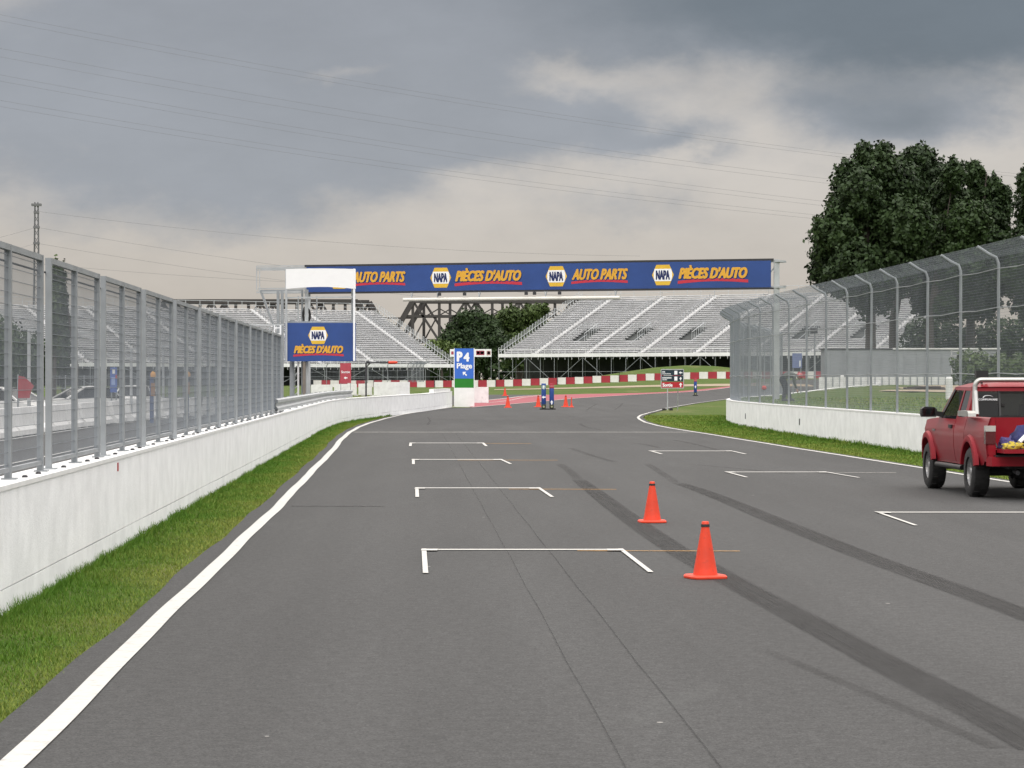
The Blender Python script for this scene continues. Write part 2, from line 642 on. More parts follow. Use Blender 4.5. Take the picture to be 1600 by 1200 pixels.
def text_geo(body, bold=0.0, res=3):
    key = (body, bold)
    if key not in _TXT:
        c = bpy.data.curves.new('lettering', 'FONT')
        c.body = body
        c.size = 1.0
        c.offset = bold
        c.resolution_u = res
        c.fill_mode = 'FRONT'
        c.dimensions = '2D'
        o = bpy.data.objects.new('lettering', c)
        COL.objects.link(o)
        me = bpy.data.meshes.new_from_object(o)
        v = np.array([w.co[:2] for w in me.vertices])
        f = [tuple(p.vertices) for p in me.polygons]
        bpy.data.objects.remove(o)
        bpy.data.meshes.remove(me)
        v -= v.min(0)
        v /= v.max(0)
        _TXT[key] = (v, f)
    return _TXT[key]


def letters(mb, pl, body, x, y, w, h, shear=0.0, d=0.004, bold=0.0):
    """flat lettering; bold thickens every stroke by this share of the letter height"""
    v, f = text_geo(body, 0.0)
    e = bold * h
    for k in range(9 if bold else 1):
        ox, oy = (0, 0) if k == 0 else (e * math.cos(k * math.pi / 4), 0.8 * e * math.sin(k * math.pi / 4))
        mb.add([pl.p(x + e + a * (w - 2 * e) + b * h * shear + ox, y + b * h + oy, d + 0.0004 * (k % 9)) for a, b in v], f)
    return mb


def arrow(mb, pl, cx, cy, s, ang, d0=0.0, d1=0.004, t=0.17, head=0.42):
    poly = [(-t / 2, -0.5), (t / 2, -0.5), (t / 2, 0.0), (head, 0.0), (0, 0.5), (-head, 0.0), (-t / 2, 0.0)]
    ca, sa = math.cos(ang), math.sin(ang)
    return mb.prism(pl, [(cx + s * (a * ca - b * sa), cy + s * (a * sa + b * ca)) for a, b in poly], d0, d1)


def hexlogo(parent, pl, cx, cy, w, h, dz):
    """amber hexagon with a white band and the navy word"""
    y2, x2, xi = h / 2, w / 2, w * 0.30
    a = MB()
    a.prism(pl, [(cx - xi, cy - y2), (cx + xi, cy - y2), (cx + x2, cy), (cx + xi, cy + y2), (cx - xi, cy + y2), (cx - x2, cy)], 0, dz)
    lo = a.build('logo_hexagon', YELL, parent)
    bh = h * 0.30
    xe = xi + (x2 - xi) * (1 - bh / y2)
    xm = xe + (x2 - xi) * (bh / y2) * 0.35
    b = MB()
    b.prism(pl, [(cx - xe, cy - bh), (cx + xe, cy - bh), (cx + xm, cy - bh * 0.35), (cx + xm, cy + bh * 0.35), (cx + xe, cy + bh), (cx - xe, cy + bh), (cx - xm, cy + bh * 0.35), (cx - xm, cy - bh * 0.35)], dz, dz + 0.004)
    b.build('logo_band', SIGNW, lo)
    c = MB()
    letters(c, pl, 'NAPA', cx - xi * 1.08, cy - bh * 0.72, xi * 2.16, bh * 1.44, 0, dz + 0.008, 0.05)
    c.build('lettering', NAVY, lo, fix=False)
    return lo


def slogan(parent, pl, body, x, y, w, h, dz, underline=True):
    s = MB()
    letters(s, pl, body, x + 0.05 * h, y - 0.06 * h, w, h, 0.22, dz, 0.085)
    s.build('lettering_shadow', NAVY, parent, fix=False)
    a = MB()
    letters(a, pl, body, x, y, w, h, 0.22, dz + 0.006, 0.065)
    a.build('lettering', AMBER, parent, fix=False)
    if underline:
        n = 12
        up = [(x - 0.05 * h + (w + 0.2 * h) * i / n, y - 0.20 * h + 0.16 * h * math.sin(math.pi * i / n) + 0.05 * h * i / n) for i in range(n + 1)]
        lo = [(p[0], p[1] - 0.24 * h) for p in up]
        b = MB()
        for i in range(n):
            b.prism(pl, [lo[i], lo[i + 1], up[i + 1], up[i]], 0, dz)
        b.build('underline', REDL, parent)


# ------------------------------------------------------------------ foliage
def leaf_mesh(name, clumps, n, size, rng, shell=0.45, flat=1.0):
    """many small leaf faces spread through ellipsoid clumps (centre, radius, radius, radius)"""
    vol = np.array([c[1] * c[2] * c[3] for c in clumps]) ** (2 / 3)
    cnt = np.maximum(8, (vol / vol.sum() * n).astype(int))
    P, Nn, T = [], [], []
    for (c, rx, ry, rz), k in zip(clumps, cnt):
        d = rng.normal(size=(k, 3))
        d /= np.linalg.norm(d, axis=1)[:, None]
        # lumpy radius
        lump = 1 + 0.22 * np.sin(d[:, 0] * 7 + c[0]) * np.sin(d[:, 2] * 6 + c[2]) + 0.14 * np.sin(d[:, 1] * 13 + c[1] + d[:, 2] * 9)
        r = (shell + (1 - shell) * rng.random(k) ** 0.6) * lump
        P.append(np.array(c)[None, :] + d * r[:, None] * np.array([rx, ry, rz])[None, :])
        Nn.append(d + rng.normal(size=(k, 3)) * 0.7)
        T.append(np.clip(rng.normal(0.42 + 0.13 * rng.normal(), 0.17, k), 0, 1))
    P = np.concatenate(P); Nn = np.concatenate(Nn); T = np.concatenate(T)
    Nn /= np.linalg.norm(Nn, axis=1)[:, None]
    k = len(P)
    a = np.cross(Nn, rng.normal(size=(k, 3)))
    a /= np.linalg.norm(a, axis=1)[:, None] + 1e-9
    b = np.cross(Nn, a)
    s = size * (0.6 + 0.8 * rng.random(k))[:, None]
    V = np.stack([P - a * s, P - b * s * 0.6, P + a * s, P + b * s * 0.6], 1).reshape(-1, 3)
    return poly_mesh(name, V, 4, np.repeat(T, 4))


def poly_mesh(name, V, m, tint=None):
    k = len(V) // m
    me = bpy.data.meshes.new(name)
    me.vertices.add(len(V))
    me.vertices.foreach_set('co', V.astype(np.float32).ravel())
    me.loops.add(len(V))
    me.loops.foreach_set('vertex_index', np.arange(len(V), dtype=np.int32))
    me.polygons.add(k)
    me.polygons.foreach_set('loop_start', np.arange(0, len(V), m, dtype=np.int32))
    if tint is not None:
        at_ = me.attributes.new('tint', 'FLOAT', 'POINT')
        at_.data.foreach_set('value', tint.astype(np.float32))
    me.update(calc_edges=True)
    return me


def tree(name, label, Y, clumps, n, size, mat, trunk_px, base, group=None, trunk_r=0.28, cat='tree', limbs=True, dy=1.0):
    """clumps given where the photograph shows them at distance Y: (px, py, r px[, r vertical])"""
    rng = np.random.default_rng(abs(hash((name, int(Y * 10), len(clumps)))) % 1000 if False else int(Y * 13 + clumps[0][0]))
    root = thing(name, label, cat, base, group)
    B = Vector(base)
    cl = []
    for i, c in enumerate(clumps):
        r = c[2] / F * Y
        rv = (c[3] if len(c) > 3 else c[2]) / F * Y
        p = pt(c[0], c[1], Y + (rng.random() - 0.5) * 2 * r * dy)
        cl.append((tuple(p - B), r, r, rv))
    link('crown', leaf_mesh('crown', cl, n, size, rng), mat, root)
    t = MB()
    cen = sum((Vector(c[0]) for c in cl), Vector()) / len(cl)
    top = Vector((cen.x * 0.8, cen.y, max(c[0][2] for c in cl)))
    pts = [Vector((0, 0, -0.3)), Vector((0.05, 0, top.z * 0.3)), Vector((cen.x * 0.4, cen.y * 0.5, top.z * 0.6)), top]
    t.tube(pts, [trunk_r * 1.25, trunk_r, trunk_r * 0.65, trunk_r * 0.15], 9)
    if limbs:
        for c in cl[:9]:
            s = pts[1].lerp(pts[2], 0.2 + 0.7 * rng.random())
            e = Vector(c[0])
            t.tube([s, s.lerp(e, 0.5) + Vector((0, 0, -0.3)), e], [trunk_r * 0.4, trunk_r * 0.26, trunk_r * 0.08], 6)
    o = link('trunk', t.mesh('trunk'), BARK, root)
    return root

# ------------------------------------------------------------------ ground, roads, markings
def axis(*parts):
    return np.concatenate([np.atleast_1d(np.array(p, float)) for p in parts])


def build_ground():
    xs = axis([-6000, -1500, -500, -250, -150], np.arange(-100, 101, 4), [150, 250, 500, 1500, 6000])
    ys = axis([-400, -60], np.arange(0, 461, 4), [490, 540, 650, 900, 1500, 3000, 9000])
    X, Y = np.meshgrid(xs, ys)
    Z = g(X, Y) - 0.02
    mb = MB()
    mb.grid([[Vector((X[i, j], Y[i, j], Z[i, j])) for j in range(len(xs))] for i in range(len(ys))])
    return struct('ground', mb, GRASSM, smooth=True)


build_ground()


def interp(tab, y):
    t = np.array(tab, float)
    return float(np.interp(y, t[:, 0], t[:, 1]))


# left edge line of the track, right edge line, left wall face, as (y, x)
L_LINE = [(-20, -1.10), (12.5, -2.33), (24, -2.78), (38, -3.30), (52, -3.88), (67.5, -4.50), (80, -5.08), (91, -5.48), (100, -5.70), (108, -5.80), (121, -5.74), (131, -5.60), (140, -5.38), (152, -4.75), (168, -3.5)]
R_LINE = [(-20, 11.2), (20, 9.75), (45.8, 8.73), (58, 8.05), (70.3, 7.30), (80, 6.78), (88.4, 6.33), (97, 5.82), (104, 5.58), (111, 5.52), (118, 5.62), (126, 5.90), (134, 6.45), (145, 7.5), (161, 9.2), (185, 12.6), (213, 17.2), (240, 22.3), (268, 28.0), (300, 35.5), (335, 45)]
L_WALL = [(0, -3.12), (20.3, -3.87), (82.8, -6.17), (98, -6.72), (108, -6.86), (116, -6.68), (123, -6.32), (134, -5.72), (145, -5.10), (156, -4.40), (167.4, -3.72)]
R_WALL = [(0, 12.1), (30, 11.05), (64, 9.80), (78, 9.28), (90, 8.84), (97, 8.66), (103, 8.62), (109, 8.78), (115, 9.16), (122, 9.95), (130, 11.2), (142, 13.4), (165, 17.5), (195, 22.8), (230, 29.4), (260, 36), (285, 42)]
FAR_EDGE = [(164, -2.6), (166, -2.1), (187, 1.1), (215, 5.1), (258, 13.8), (292, 22.6), (320, 31), (335, 36)]


def strip(name, mat, ys, xl, xr, dz, nx=6, kind='structure'):
    mb = MB()
    rows = []
    for y in ys:
        a, b = xl(y), xr(y)
        xx = np.linspace(a, b, nx + 1)
        rows.append([Vector((x, y, float(g(x, y)) + dz)) for x in xx])
    mb.grid(rows)
    return struct(name, mb, mat, kind)


def road_left(y):
    if y <= 168:
        return interp(L_LINE, y) - 0.27
    return interp(FAR_EDGE, y)


def road_left2(y):
    a = interp(L_LINE, y) - 0.27
    return a if y < 164 else max(a if y < 166 else -9, interp(FAR_EDGE, y))


wav = lambda y: 0.008 * math.sin(y * 1.7) + 0.022 * math.sin(y * 0.63 + 1)
strip('race_track', ASPH, list(np.arange(-18, 40, 0.6)) + list(np.arange(40, 165, 2.0)) + [164.5] + list(np.arange(166, 336, 4.0)),
      lambda y: road_left2(y) + (wav(y) if y < 150 else 0), lambda y: interp(R_LINE, y) + 0.24 - 0.6 * wav(y * 1.3), 0.0, 8)
# pit lane behind the left wall and the paddock beyond it
strip('pit_lane', ASPH, list(np.arange(-18, 168, 3.0)) + [167.6],
      lambda y: interp(L_WALL, y) - 12.0, lambda y: interp(L_WALL, y) - 0.30, -0.006, 4)
strip('paddock', ASPH, np.arange(-10, 232, 6.0), lambda y: -60, lambda y: interp(L_WALL, min(y, 167)) - 12.0 if y < 168 else -15.7, -0.008, 6)
PIT_R = [(167.6, -3.95), (186, -3.6), (200, -2.6), (215, -0.4), (233, 0.6), (246, 2.6), (252, 3.2)]
strip('pit_exit', ASPH, np.arange(167.7, 250, 3.0), lambda y: -15.7 + max(0, y - 215) * 0.4, lambda y: interp(PIT_R, y), -0.006, 5)
# red painted run-off beside the far side of the track
PAIRS = [((-2.45, 164.2), (-3.6, 186)), ((-0.9, 174.5), (-2.5, 196)), ((1.1, 187), (-0.5, 216)), ((3.1, 201), (1.0, 233)), ((5.1, 215), (3.2, 246)), ((9.2, 236), (7.6, 255)),
         ((13.8, 258), (12.7, 266)), ((22.6, 292), (22.3, 296)), ((30, 317), (30, 319))]
mb = MB()
for (a, b) in PAIRS[:-1]:
    pass
rows = []
for a, b in PAIRS:
    rows.append([Vector((a[0] + (b[0] - a[0]) * t, a[1] + (b[1] - a[1]) * t, 0)) for t in np.linspace(0, 1, 5)])
fine = []
for r0, r1 in zip(rows[:-1], rows[1:]):
    for t in np.linspace(0, 1, 6)[:-1]:
        fine.append([p.lerp(q, t) for p, q in zip(r0, r1)])
fine.append(rows[-1])
for r in fine:
    for p in r:
        p.z = float(g(p.x, p.y)) + 0.012
mb.grid(fine)
struct('runoff_strip', mb, RUNOFF)

PAINT = worn_mat('road_paint', (0.52, 0.51, 0.48), 0.97, 0.7, scale=9.0, lo=0.22, hi=0.5)
PAINT_FAINT = worn_mat('faded_road_paint', (0.46, 0.45, 0.41), 0.75, 0.7, scale=6.0, lo=0.3, hi=0.65)
PAINT_OR = worn_mat('amber_road_paint', (0.50, 0.27, 0.07), 0.75, 0.7, scale=6.0, lo=0.3, hi=0.6)
RUBBER = worn_mat('tyre_rubber', (0.017, 0.0168, 0.0168), 0.78, 0.75, edge=0.14, scale=3.0, lo=0.25, hi=0.7, stretch=(3, 0.5))
SEAM = worn_mat('tar_seam', (0.025, 0.025, 0.025), 0.55, 0.8, scale=2.5, lo=0.25, hi=0.7)


def ribbon(name, pts, w, mat, dz=0.006, soft=False, sub=1):
    """a flat band lying on the ground along (x, y) points; w one width or one per point"""
    P = [Vector((p[0], p[1], 0)) for p in pts]
    W = list(w) if isinstance(w, (list, tuple)) else [w] * len(P)
    if sub > 1:
        Q, V = [], []
        n = len(P)
        for i in range(n - 1):
            p0, p1, p2, p3 = P[max(i - 1, 0)], P[i], P[i + 1], P[min(i + 2, n - 1)]
            for k in range(sub):
                t = k / sub
                Q.append(0.5 * (2 * p1 + (p2 - p0) * t + (2 * p0 - 5 * p1 + 4 * p2 - p3) * t * t + (3 * p1 - p0 - 3 * p2 + p3) * t ** 3))
                V.append(W[i] * (1 - t) + W[i + 1] * t)
        Q.append(P[-1]); V.append(W[-1])
        P, W = Q, V
    vs, fs, uv = [], [], []
    s = 0.0
    for i, p in enumerate(P):
        d = (P[min(i + 1, len(P) - 1)] - P[max(i - 1, 0)]).normalized()
        nrm = Vector((-d.y, d.x, 0))
        if i:
            s += (p - P[i - 1]).length
        for k, c in enumerate((0.5, -0.5)):
            q = p + nrm * W[i] * c
            q.z = float(g(q.x, q.y)) + dz
            vs.append(q)
            uv.append((float(k), s / 12.0))
    fs = [(2 * i, 2 * i + 1, 2 * i + 3, 2 * i + 2) for i in range(len(P) - 1)]
    me = bpy.data.meshes.new(name)
    me.from_pydata([tuple(v) for v in vs], [], fs)
    if soft:
        l = me.uv_layers.new(name='UVMap')
        for lp in me.loops:
            l.data[lp.index].uv = uv[lp.vertex_index]
    me.update()
    o = link(name, me, mat)
    o['kind'] = 'structure'
    return o


wob = lambda y: 0.009 * math.sin(y * 0.55) + 0.004 * math.sin(y * 1.37 + 1)
ys_ = list(np.arange(-15, 40, 0.4)) + list(np.arange(40, 168, 1.5))
ribbon('edge_line', [(interp(L_LINE, y) + wob(y), y) for y in ys_], 0.145, PAINT, 0.008)
ys_ = list(np.arange(0, 300, 1.5))
ribbon('edge_line', [(interp(R_LINE, y) + wob(y * 1.1), y) for y in ys_], [0.12 if y < 140 else 0.09 for y in ys_], PAINT, 0.008)
# white borders of the run-off
ribbon('edge_line', [(p[0][0], p[0][1]) for p in PAIRS], 0.16, PAINT, 0.02, sub=4)
ribbon('edge_line', [(p[1][0], p[1][1]) for p in PAIRS[:5]], 0.2, PAINT, 0.02, sub=4)
ribbon('edge_line', [(-1.75, 185.5), (-0.3, 200), (1.0, 222), (2.6, 240)], 0.12, PAINT, 0.02, sub=4)


def fl(px, py):
    return ((px - 800) * H / (py - HZ), F * H / (py - HZ))


def line_px(a, b, w, mat=None, dz=0.008):
    p, q = fl(*a), fl(*b)
    return ribbon('road_marking', [p, q], w, mat or PAINT, dz)


def grid_box(xl, xr, y, l0, l1, r1, wbar, wleg, endw=28):
    """one painted starting box: thin front bar with thick ends and two legs"""
    A, Bp = fl(xl, y), fl(xr, y)
    ribbon('road_marking', [A, Bp], wbar, PAINT, 0.008)
    if l0:
        d = [A, fl(*l1)]
        ribbon('road_marking', [(d[0][0] + 0.02, d[0][1] + wbar * 0.5), d[1]], wleg, PAINT, 0.012)
        ribbon('road_marking', [(A[0], A[1] - wbar * 0.9), (A[0] + 0.17, A[1] - wbar * 0.9)], wbar * 1.6, PAINT, 0.016)
    if r1:
        ribbon('road_marking', [(Bp[0] - 0.17, Bp[1] - wbar * 0.9), (Bp[0], Bp[1] - wbar * 0.9)], wbar * 1.6, PAINT, 0.016)
        ribbon('road_marking', [(Bp[0] - 0.02, Bp[1] + wbar * 0.5), fl(*r1)], wleg, PAINT, 0.012)


grid_box(659, 973, 859.5, True, (665, 897), (1017, 895.5), 0.16, 0.05)
grid_box(649, 843, 763, True, (652, 777.5), (863, 777.5), 0.26, 0.055)
grid_box(644, 783, 718.3, True, (646, 726), (798, 725.5), 0.33, 0.06)
grid_box(640.5, 755, 692.5, True, (641, 697.5), (760, 697.5), 0.4, 0.07)
grid_box(1368, 1640, 801, True, (1431, 822), None, 0.2, 0.05)
grid_box(1133, 1290, 738, True, (1167, 746.5), (1342, 747), 0.26, 0.06)
grid_box(1014, 1143, 705, True, (1034, 710), (1165, 710), 0.34, 0.07)
line_px((902, 861.5), (1156, 862), 0.085, PAINT_OR)
line_px((795, 764.8), (963, 765.2), 0.13, PAINT_OR)
line_px((715, 719.3), (872, 719.5), 0.16, PAINT_OR)
line_px((757, 693.2), (830, 693.4), 0.2, PAINT_OR)
line_px((1290, 738.6), (1400, 739), 0.14, PAINT_FAINT)
line_px((553, 675.5), (1085, 675.5), 0.5, PAINT_FAINT)
line_px((455, 791.5), (602, 791.5), 0.16, SEAM, 0.006)


def skid(pxs, w):
    ribbon('skid_mark', [fl(*p) for p in pxs], w, RUBBER, 0.005, True, 6)


skid([(903, 749), (916, 759), (936, 774), (962, 794), (1002, 823), (1050, 855), (1105, 887), (1172, 924), (1270, 976), (1400, 1046), (1530, 1112), (1640, 1172)],
     [0.27, 0.30, 0.33, 0.34, 0.34, 0.34, 0.34, 0.34, 0.34, 0.35, 0.35, 0.36])
skid([(1056, 754), (1090, 765), (1140, 784), (1200, 809), (1290, 845), (1380, 880), (1480, 916), (1640, 975)], [0.26, 0.3, 0.33, 0.35, 0.35, 0.35, 0.35, 0.35])
SKF = worn_mat('thin_tyre_rubber', (0.03, 0.029, 0.028), 0.4, 0.8, edge=0.3, scale=2.0, lo=0.35, hi=0.65, stretch=(3, 0.4))


def skid2(pxs, w):
    ribbon('skid_mark', [fl(*p) for p in pxs], w, SKF, 0.0045, True, 5)


skid2([(872, 724), (890, 736), (903, 749)], 0.24)
skid2([(890, 700), (925, 712), (960, 722)], 0.22)
skid2([(985, 692), (1010, 695), (1030, 700)], 0.2)
skid2([(1050, 687), (1085, 694), (1120, 703)], 0.2)
skid2([(1180, 1010), (1300, 1060), (1420, 1110), (1560, 1170)], 0.14)
skid2([(1010, 724), (1035, 740), (1056, 754)], 0.22)
skid2([(668, 652), (672, 657), (668, 664)], 0.12)
skid2([(915, 642), (925, 637), (932, 634)], 0.14)
skid2([(960, 641), (968, 637), (973, 633)], 0.14)
skid2([(905, 662), (918, 668), (940, 672)], 0.16)
skid2([(1070, 725), (1150, 732), (1240, 741)], 0.15)
# long straight paving seams
for x0 in (0.133, 0.575):
    ribbon('paving_seam', [(x0 + 0.037 * (23 - y) + 0.006 * math.sin(y), y) for y in np.arange(5, 90, 2.0)], 0.007 if x0 < 0.3 else 0.009, SEAM, 0.0055)

# pit lane lines
ribbon('pit_lane_line', [(interp(L_WALL, y) - 5.4, y) for y in np.arange(20, 110, 3.0)], 0.1, PAINT, 0.006)
ribbon('pit_lane_line', [(interp(L_WALL, y) - 8.9, y) for y in np.arange(20, 160, 3.0)], 0.12, PAINT, 0.006)
ribbon('pit_lane_line', [(-10.6, 190), (-8.0, 168), (-7.0, 150)], 0.14, PAINT, 0.006, sub=4)

# bank behind the right wall
def bank_z(x, y):
    return 0.86 + 0.0025 * max(0.0, y - 110) + 0.03 * math.sin(x * 0.9 + y * 0.31) + 0.02 * math.sin(x * 2.1 - y * 0.7)


mb = MB()
rows = []
offs = [0.15, 0.7, 1.5, 2.5, 4, 6, 8, 11, 15, 20, 28, 40, 60, 100, 160]
for y in np.arange(20, 286, 3.0):
    x0 = interp(R_WALL, y)
    rows.append([Vector((x0 + o, y, bank_z(x0 + o, y) if o > 0.2 else 0.88)) for o in offs])
mb.grid(rows)
last = rows[-1]
mb.grid([last, [Vector((p.x, p.y + 25, -0.2)) for p in last]])
struct('infield_bank', mb, GRASSM, smooth=True)
mb = MB()
rows = []
for y in np.arange(158, 238, 3.0):
    x0 = interp(R_WALL, y) + 6 + 1.3 * math.sin(y * 0.21)
    x1 = 70
    rows.append([Vector((x, y, bank_z(x, y) + 0.05)) for x in np.linspace(x0, x1, 30)])
mb.grid(rows)
struct('dirt_patch', mb, DIRT, smooth=True)
mb = MB()
rows = []
for t in np.linspace(0, 1, 25):
    y0 = 300 + 4 * math.sin(t * 3)
    x = -2 + 36 * t
    rows.append([Vector((x, y0 + k, float(g(x, y0 + k)) + 0.015)) for k in np.linspace(0, 9, 5)])
mb.grid(rows)
struct('dirt_patch', mb, DIRT)


# ------------------------------------------------------------------ grass blades
def blades(name, n, sample, h0, h1, w0, seed, dryf):
    """single bent blades of grass; sample(rng, n) -> x, y, z, edge distance 0 (road) .. 1 (wall)"""
    rng = np.random.default_rng(seed)
    x, y, z, e = sample(rng, n)
    n = len(x)
    h = (h0 + (h1 - h0) * rng.random(n) ** 1.6) * (0.75 + 0.5 * e + 1.5 * (e > 0.94))
    clump = 0.5 + 0.5 * np.sin(x * 5.1 + 2 * np.sin(y * 1.7)) * np.sin(y * 3.3 + x * 2)
    h *= 0.7 + 0.6 * clump
    w = w0 * (0.6 + 0.8 * rng.random(n)) * np.maximum(1.0, y / 22.0)
    a = rng.random(n) * 2 * np.pi
    lean = h * (0.25 + 0.65 * rng.random(n))
    b = rng.random(n) * 2 * np.pi
    P = np.stack([x, y, z], 1)
    S = np.stack([np.cos(a), np.sin(a), np.zeros(n)], 1) * w[:, None] * 0.5
    T = P + np.stack([np.cos(b) * lean, np.sin(b) * lean, h], 1)
    V = np.stack([P - S, P + S, T], 1).reshape(-1, 3)
    patch = 0.5 + 0.5 * np.sin(x * 1.9 + np.sin(y * 0.8) * 2) * np.sin(y * 0.55 + 1.3)
    dry = np.clip(dryf(e, x, y) + 0.35 * (patch - 0.5) + rng.normal(0, 0.16, n), 0, 1)
    o = link(name, poly_mesh(name, V, 3, np.repeat(dry, 3)), BLADE)
    o['kind'] = 'stuff'
    o['label'] = 'short green grass blades growing along the foot of the wall'
    return o


def samp_left(rng, n):
    y = 10.5 * np.exp(rng.random(n) * math.log(150 / 10.5))
    tl = np.array(L_LINE); tw = np.array(L_WALL)
    xl = np.interp(y, tl[:, 0], tl[:, 1]) - 0.27 + 0.008 * np.sin(y * 1.7) + 0.022 * np.sin(y * 0.63 + 1) + 0.02 * np.abs(rng.normal(0, 1, n)) * np.sign(rng.random(n) - 0.5)
    xw = np.interp(y, tw[:, 0], tw[:, 1]) + 0.015
    e = rng.random(n)
    k = rng.random(n) < 0.10
    e = np.where(k, 1 - 0.08 * rng.random(n), e)
    ok = xl - xw > 0.05
    x = xl + (xw - xl) * e
    return x[ok], y[ok], g(x, y)[ok] - 0.022, e[ok]


def samp_right(rng, n):
    y = 40 * np.exp(rng.random(n) * math.log(134 / 40))
    tl = np.array(R_LINE); tw = np.array(R_WALL)
    xl = np.interp(y, tl[:, 0], tl[:, 1]) + 0.24 + rng.normal(0, 0.03, n)
    xw = np.interp(y, tw[:, 0], tw[:, 1]) - 0.015
    e = rng.random(n)
    k = rng.random(n) < 0.10
    e = np.where(k, 1 - 0.05 * rng.random(n), e)
    x = xl + (xw - xl) * e
    return x, y, g(x, y) - 0.022, e


def samp_bank(rng, n):
    y = 50 + 78 * rng.random(n) ** 1.4
    tw = np.array(R_WALL)
    o = 0.25 + 14 * rng.random(n) ** 1.8
    x = np.interp(y, tw[:, 0], tw[:, 1]) + o
    z = 0.86 + 0.0025 * np.maximum(0, y - 110)
    return x, y, z, np.clip(o / 14, 0, 0.9)


blades('grass', 150000, samp_left, 0.015, 0.05, 0.0075, 1, lambda e, x, y: 0.60 - 0.60 * e ** 0.7)
blades('grass', 70000, samp_right, 0.02, 0.06, 0.009, 2, lambda e, x, y: 0.48 - 0.38 * e)
o = blades('grass', 22000, samp_bank, 0.03, 0.10, 0.012, 3, lambda e, x, y: 0.25 + 0.3 * e)
o['label'] = 'rough grass growing on the bank behind the right wall'


# ------------------------------------------------------------------ walls
def path_wall(mb, tab, side, thick, z0, z1, ys, off=0.0, wave=None):
    """a wall whose track-side face runs along tab; side -1: body lies at smaller x"""
    rings = []
    for y in ys:
        x = interp(tab, y) - side * off * -1 if False else interp(tab, y) + off * (-side)
        zb = float(g(x, y))
        xb = interp(tab, y) + side * thick
        w_ = wave(y) if wave else 0.0
        rings.append([Vector((x, y, zb + z0)), Vector((xb, y, zb + z0)), Vector((xb, y, zb + z1 + w_)), Vector((x, y, zb + z1 + w_))])
    n = len(rings)
    k = len(mb.v)
    mb.v += [p for r in rings for p in r]
    for i in range(n - 1):
        for j in range(4):
            a, b = k + i * 4 + j, k + i * 4 + (j + 1) % 4
            mb.f.append((a, b, b + 4, a + 4))
    mb.f.append((k, k + 1, k + 2, k + 3))
    mb.f.append(tuple(k + (n - 1) * 4 + j for j in (3, 2, 1, 0)))


wl = thing('concrete_wall', 'long white painted concrete wall along the left grass verge', 'wall', (interp(L_WALL, 20), 20, 0))
ysw = list(np.arange(6, 96, 2.0)) + list(np.arange(96, 167.5, 1.5)) + [167.3]
mb = MB(); path_wall(mb, L_WALL, -1, 0.30, 0.198, 0.945, ysw); mb.build('wall_body', WALLM, wl)
mb = MB(); path_wall(mb, L_WALL, -1, 0.30, -0.3, 0.19, ysw, 0.0, lambda y: 0.005 * math.sin(y * 0.9) * math.sin(y * 0.23 + 1) + 0.003 * math.sin(y * 3.1)); mb.build('footing', WALLM, wl)
mb = MB(); path_wall(mb, L_WALL, -1, 0.26, 0.16, 0.21, ysw, -0.03); mb.build('joint_filler', DARKM, wl)
mb = MB(); path_wall(mb, L_WALL, -1, 0.33, 0.947, 0.985, ysw, 0.010); mb.build('coping', WHITE, wl)
mb = MB()
for i, y in enumerate((27.3, 27.32)):
    pass
mb.box((interp(L_WALL, 28.4) + 0.004, 28.4, 0.87), (0.012, 0.05, 0.09))
mb.build('paint_mark', SIGNR, wl)
mb = MB()
for y in np.arange(150, 166, 0.01):
    break
mb.box((interp(L_WALL, 160.5) - 0.17, 161, 1.10), (0.28, 11.5, 0.22), math.atan2(0.68, 11.4) * -1)
mb.build('raised_block', WHITE2, wl)

wr = thing('concrete_wall', 'curved white painted concrete wall below the right mesh fence', 'wall', (interp(R_WALL, 64), 64, 0))
ysw = list(np.arange(24, 90, 2.0)) + list(np.arange(90, 131, 1.0)) + list(np.arange(131, 286, 4.0))
mb = MB(); path_wall(mb, R_WALL, 1, 0.32, -0.3, 0.90, ysw); mb.build('wall_body', WALLM, wr)
mb = MB(); path_wall(mb, R_WALL, 1, 0.34, 0.902, 0.94, ysw, 0.008); mb.build('coping', WHITE, wr)
mb = MB()
for y, z in ((99.5, 0.42), (84.5, 0.45)):
    mb.box((interp(R_WALL, y) - 0.004, y, z), (0.02, 0.16, 0.2))
mb.build('crack', DARKM, wr)

# ------------------------------------------------------------------ left fence: framed mesh panels on the wall
fl_root = thing('safety_fence', 'grey framed mesh fence panels standing on the left wall', 'fence', (interp(L_WALL, 20) - 0.15, 20, 0.985))
DL = Vector((-0.0369, 1, 0)).normalized()


def fence_pt(s, z, o=-0.16):
    return Vector((interp(L_WALL, s) + o, s, z))


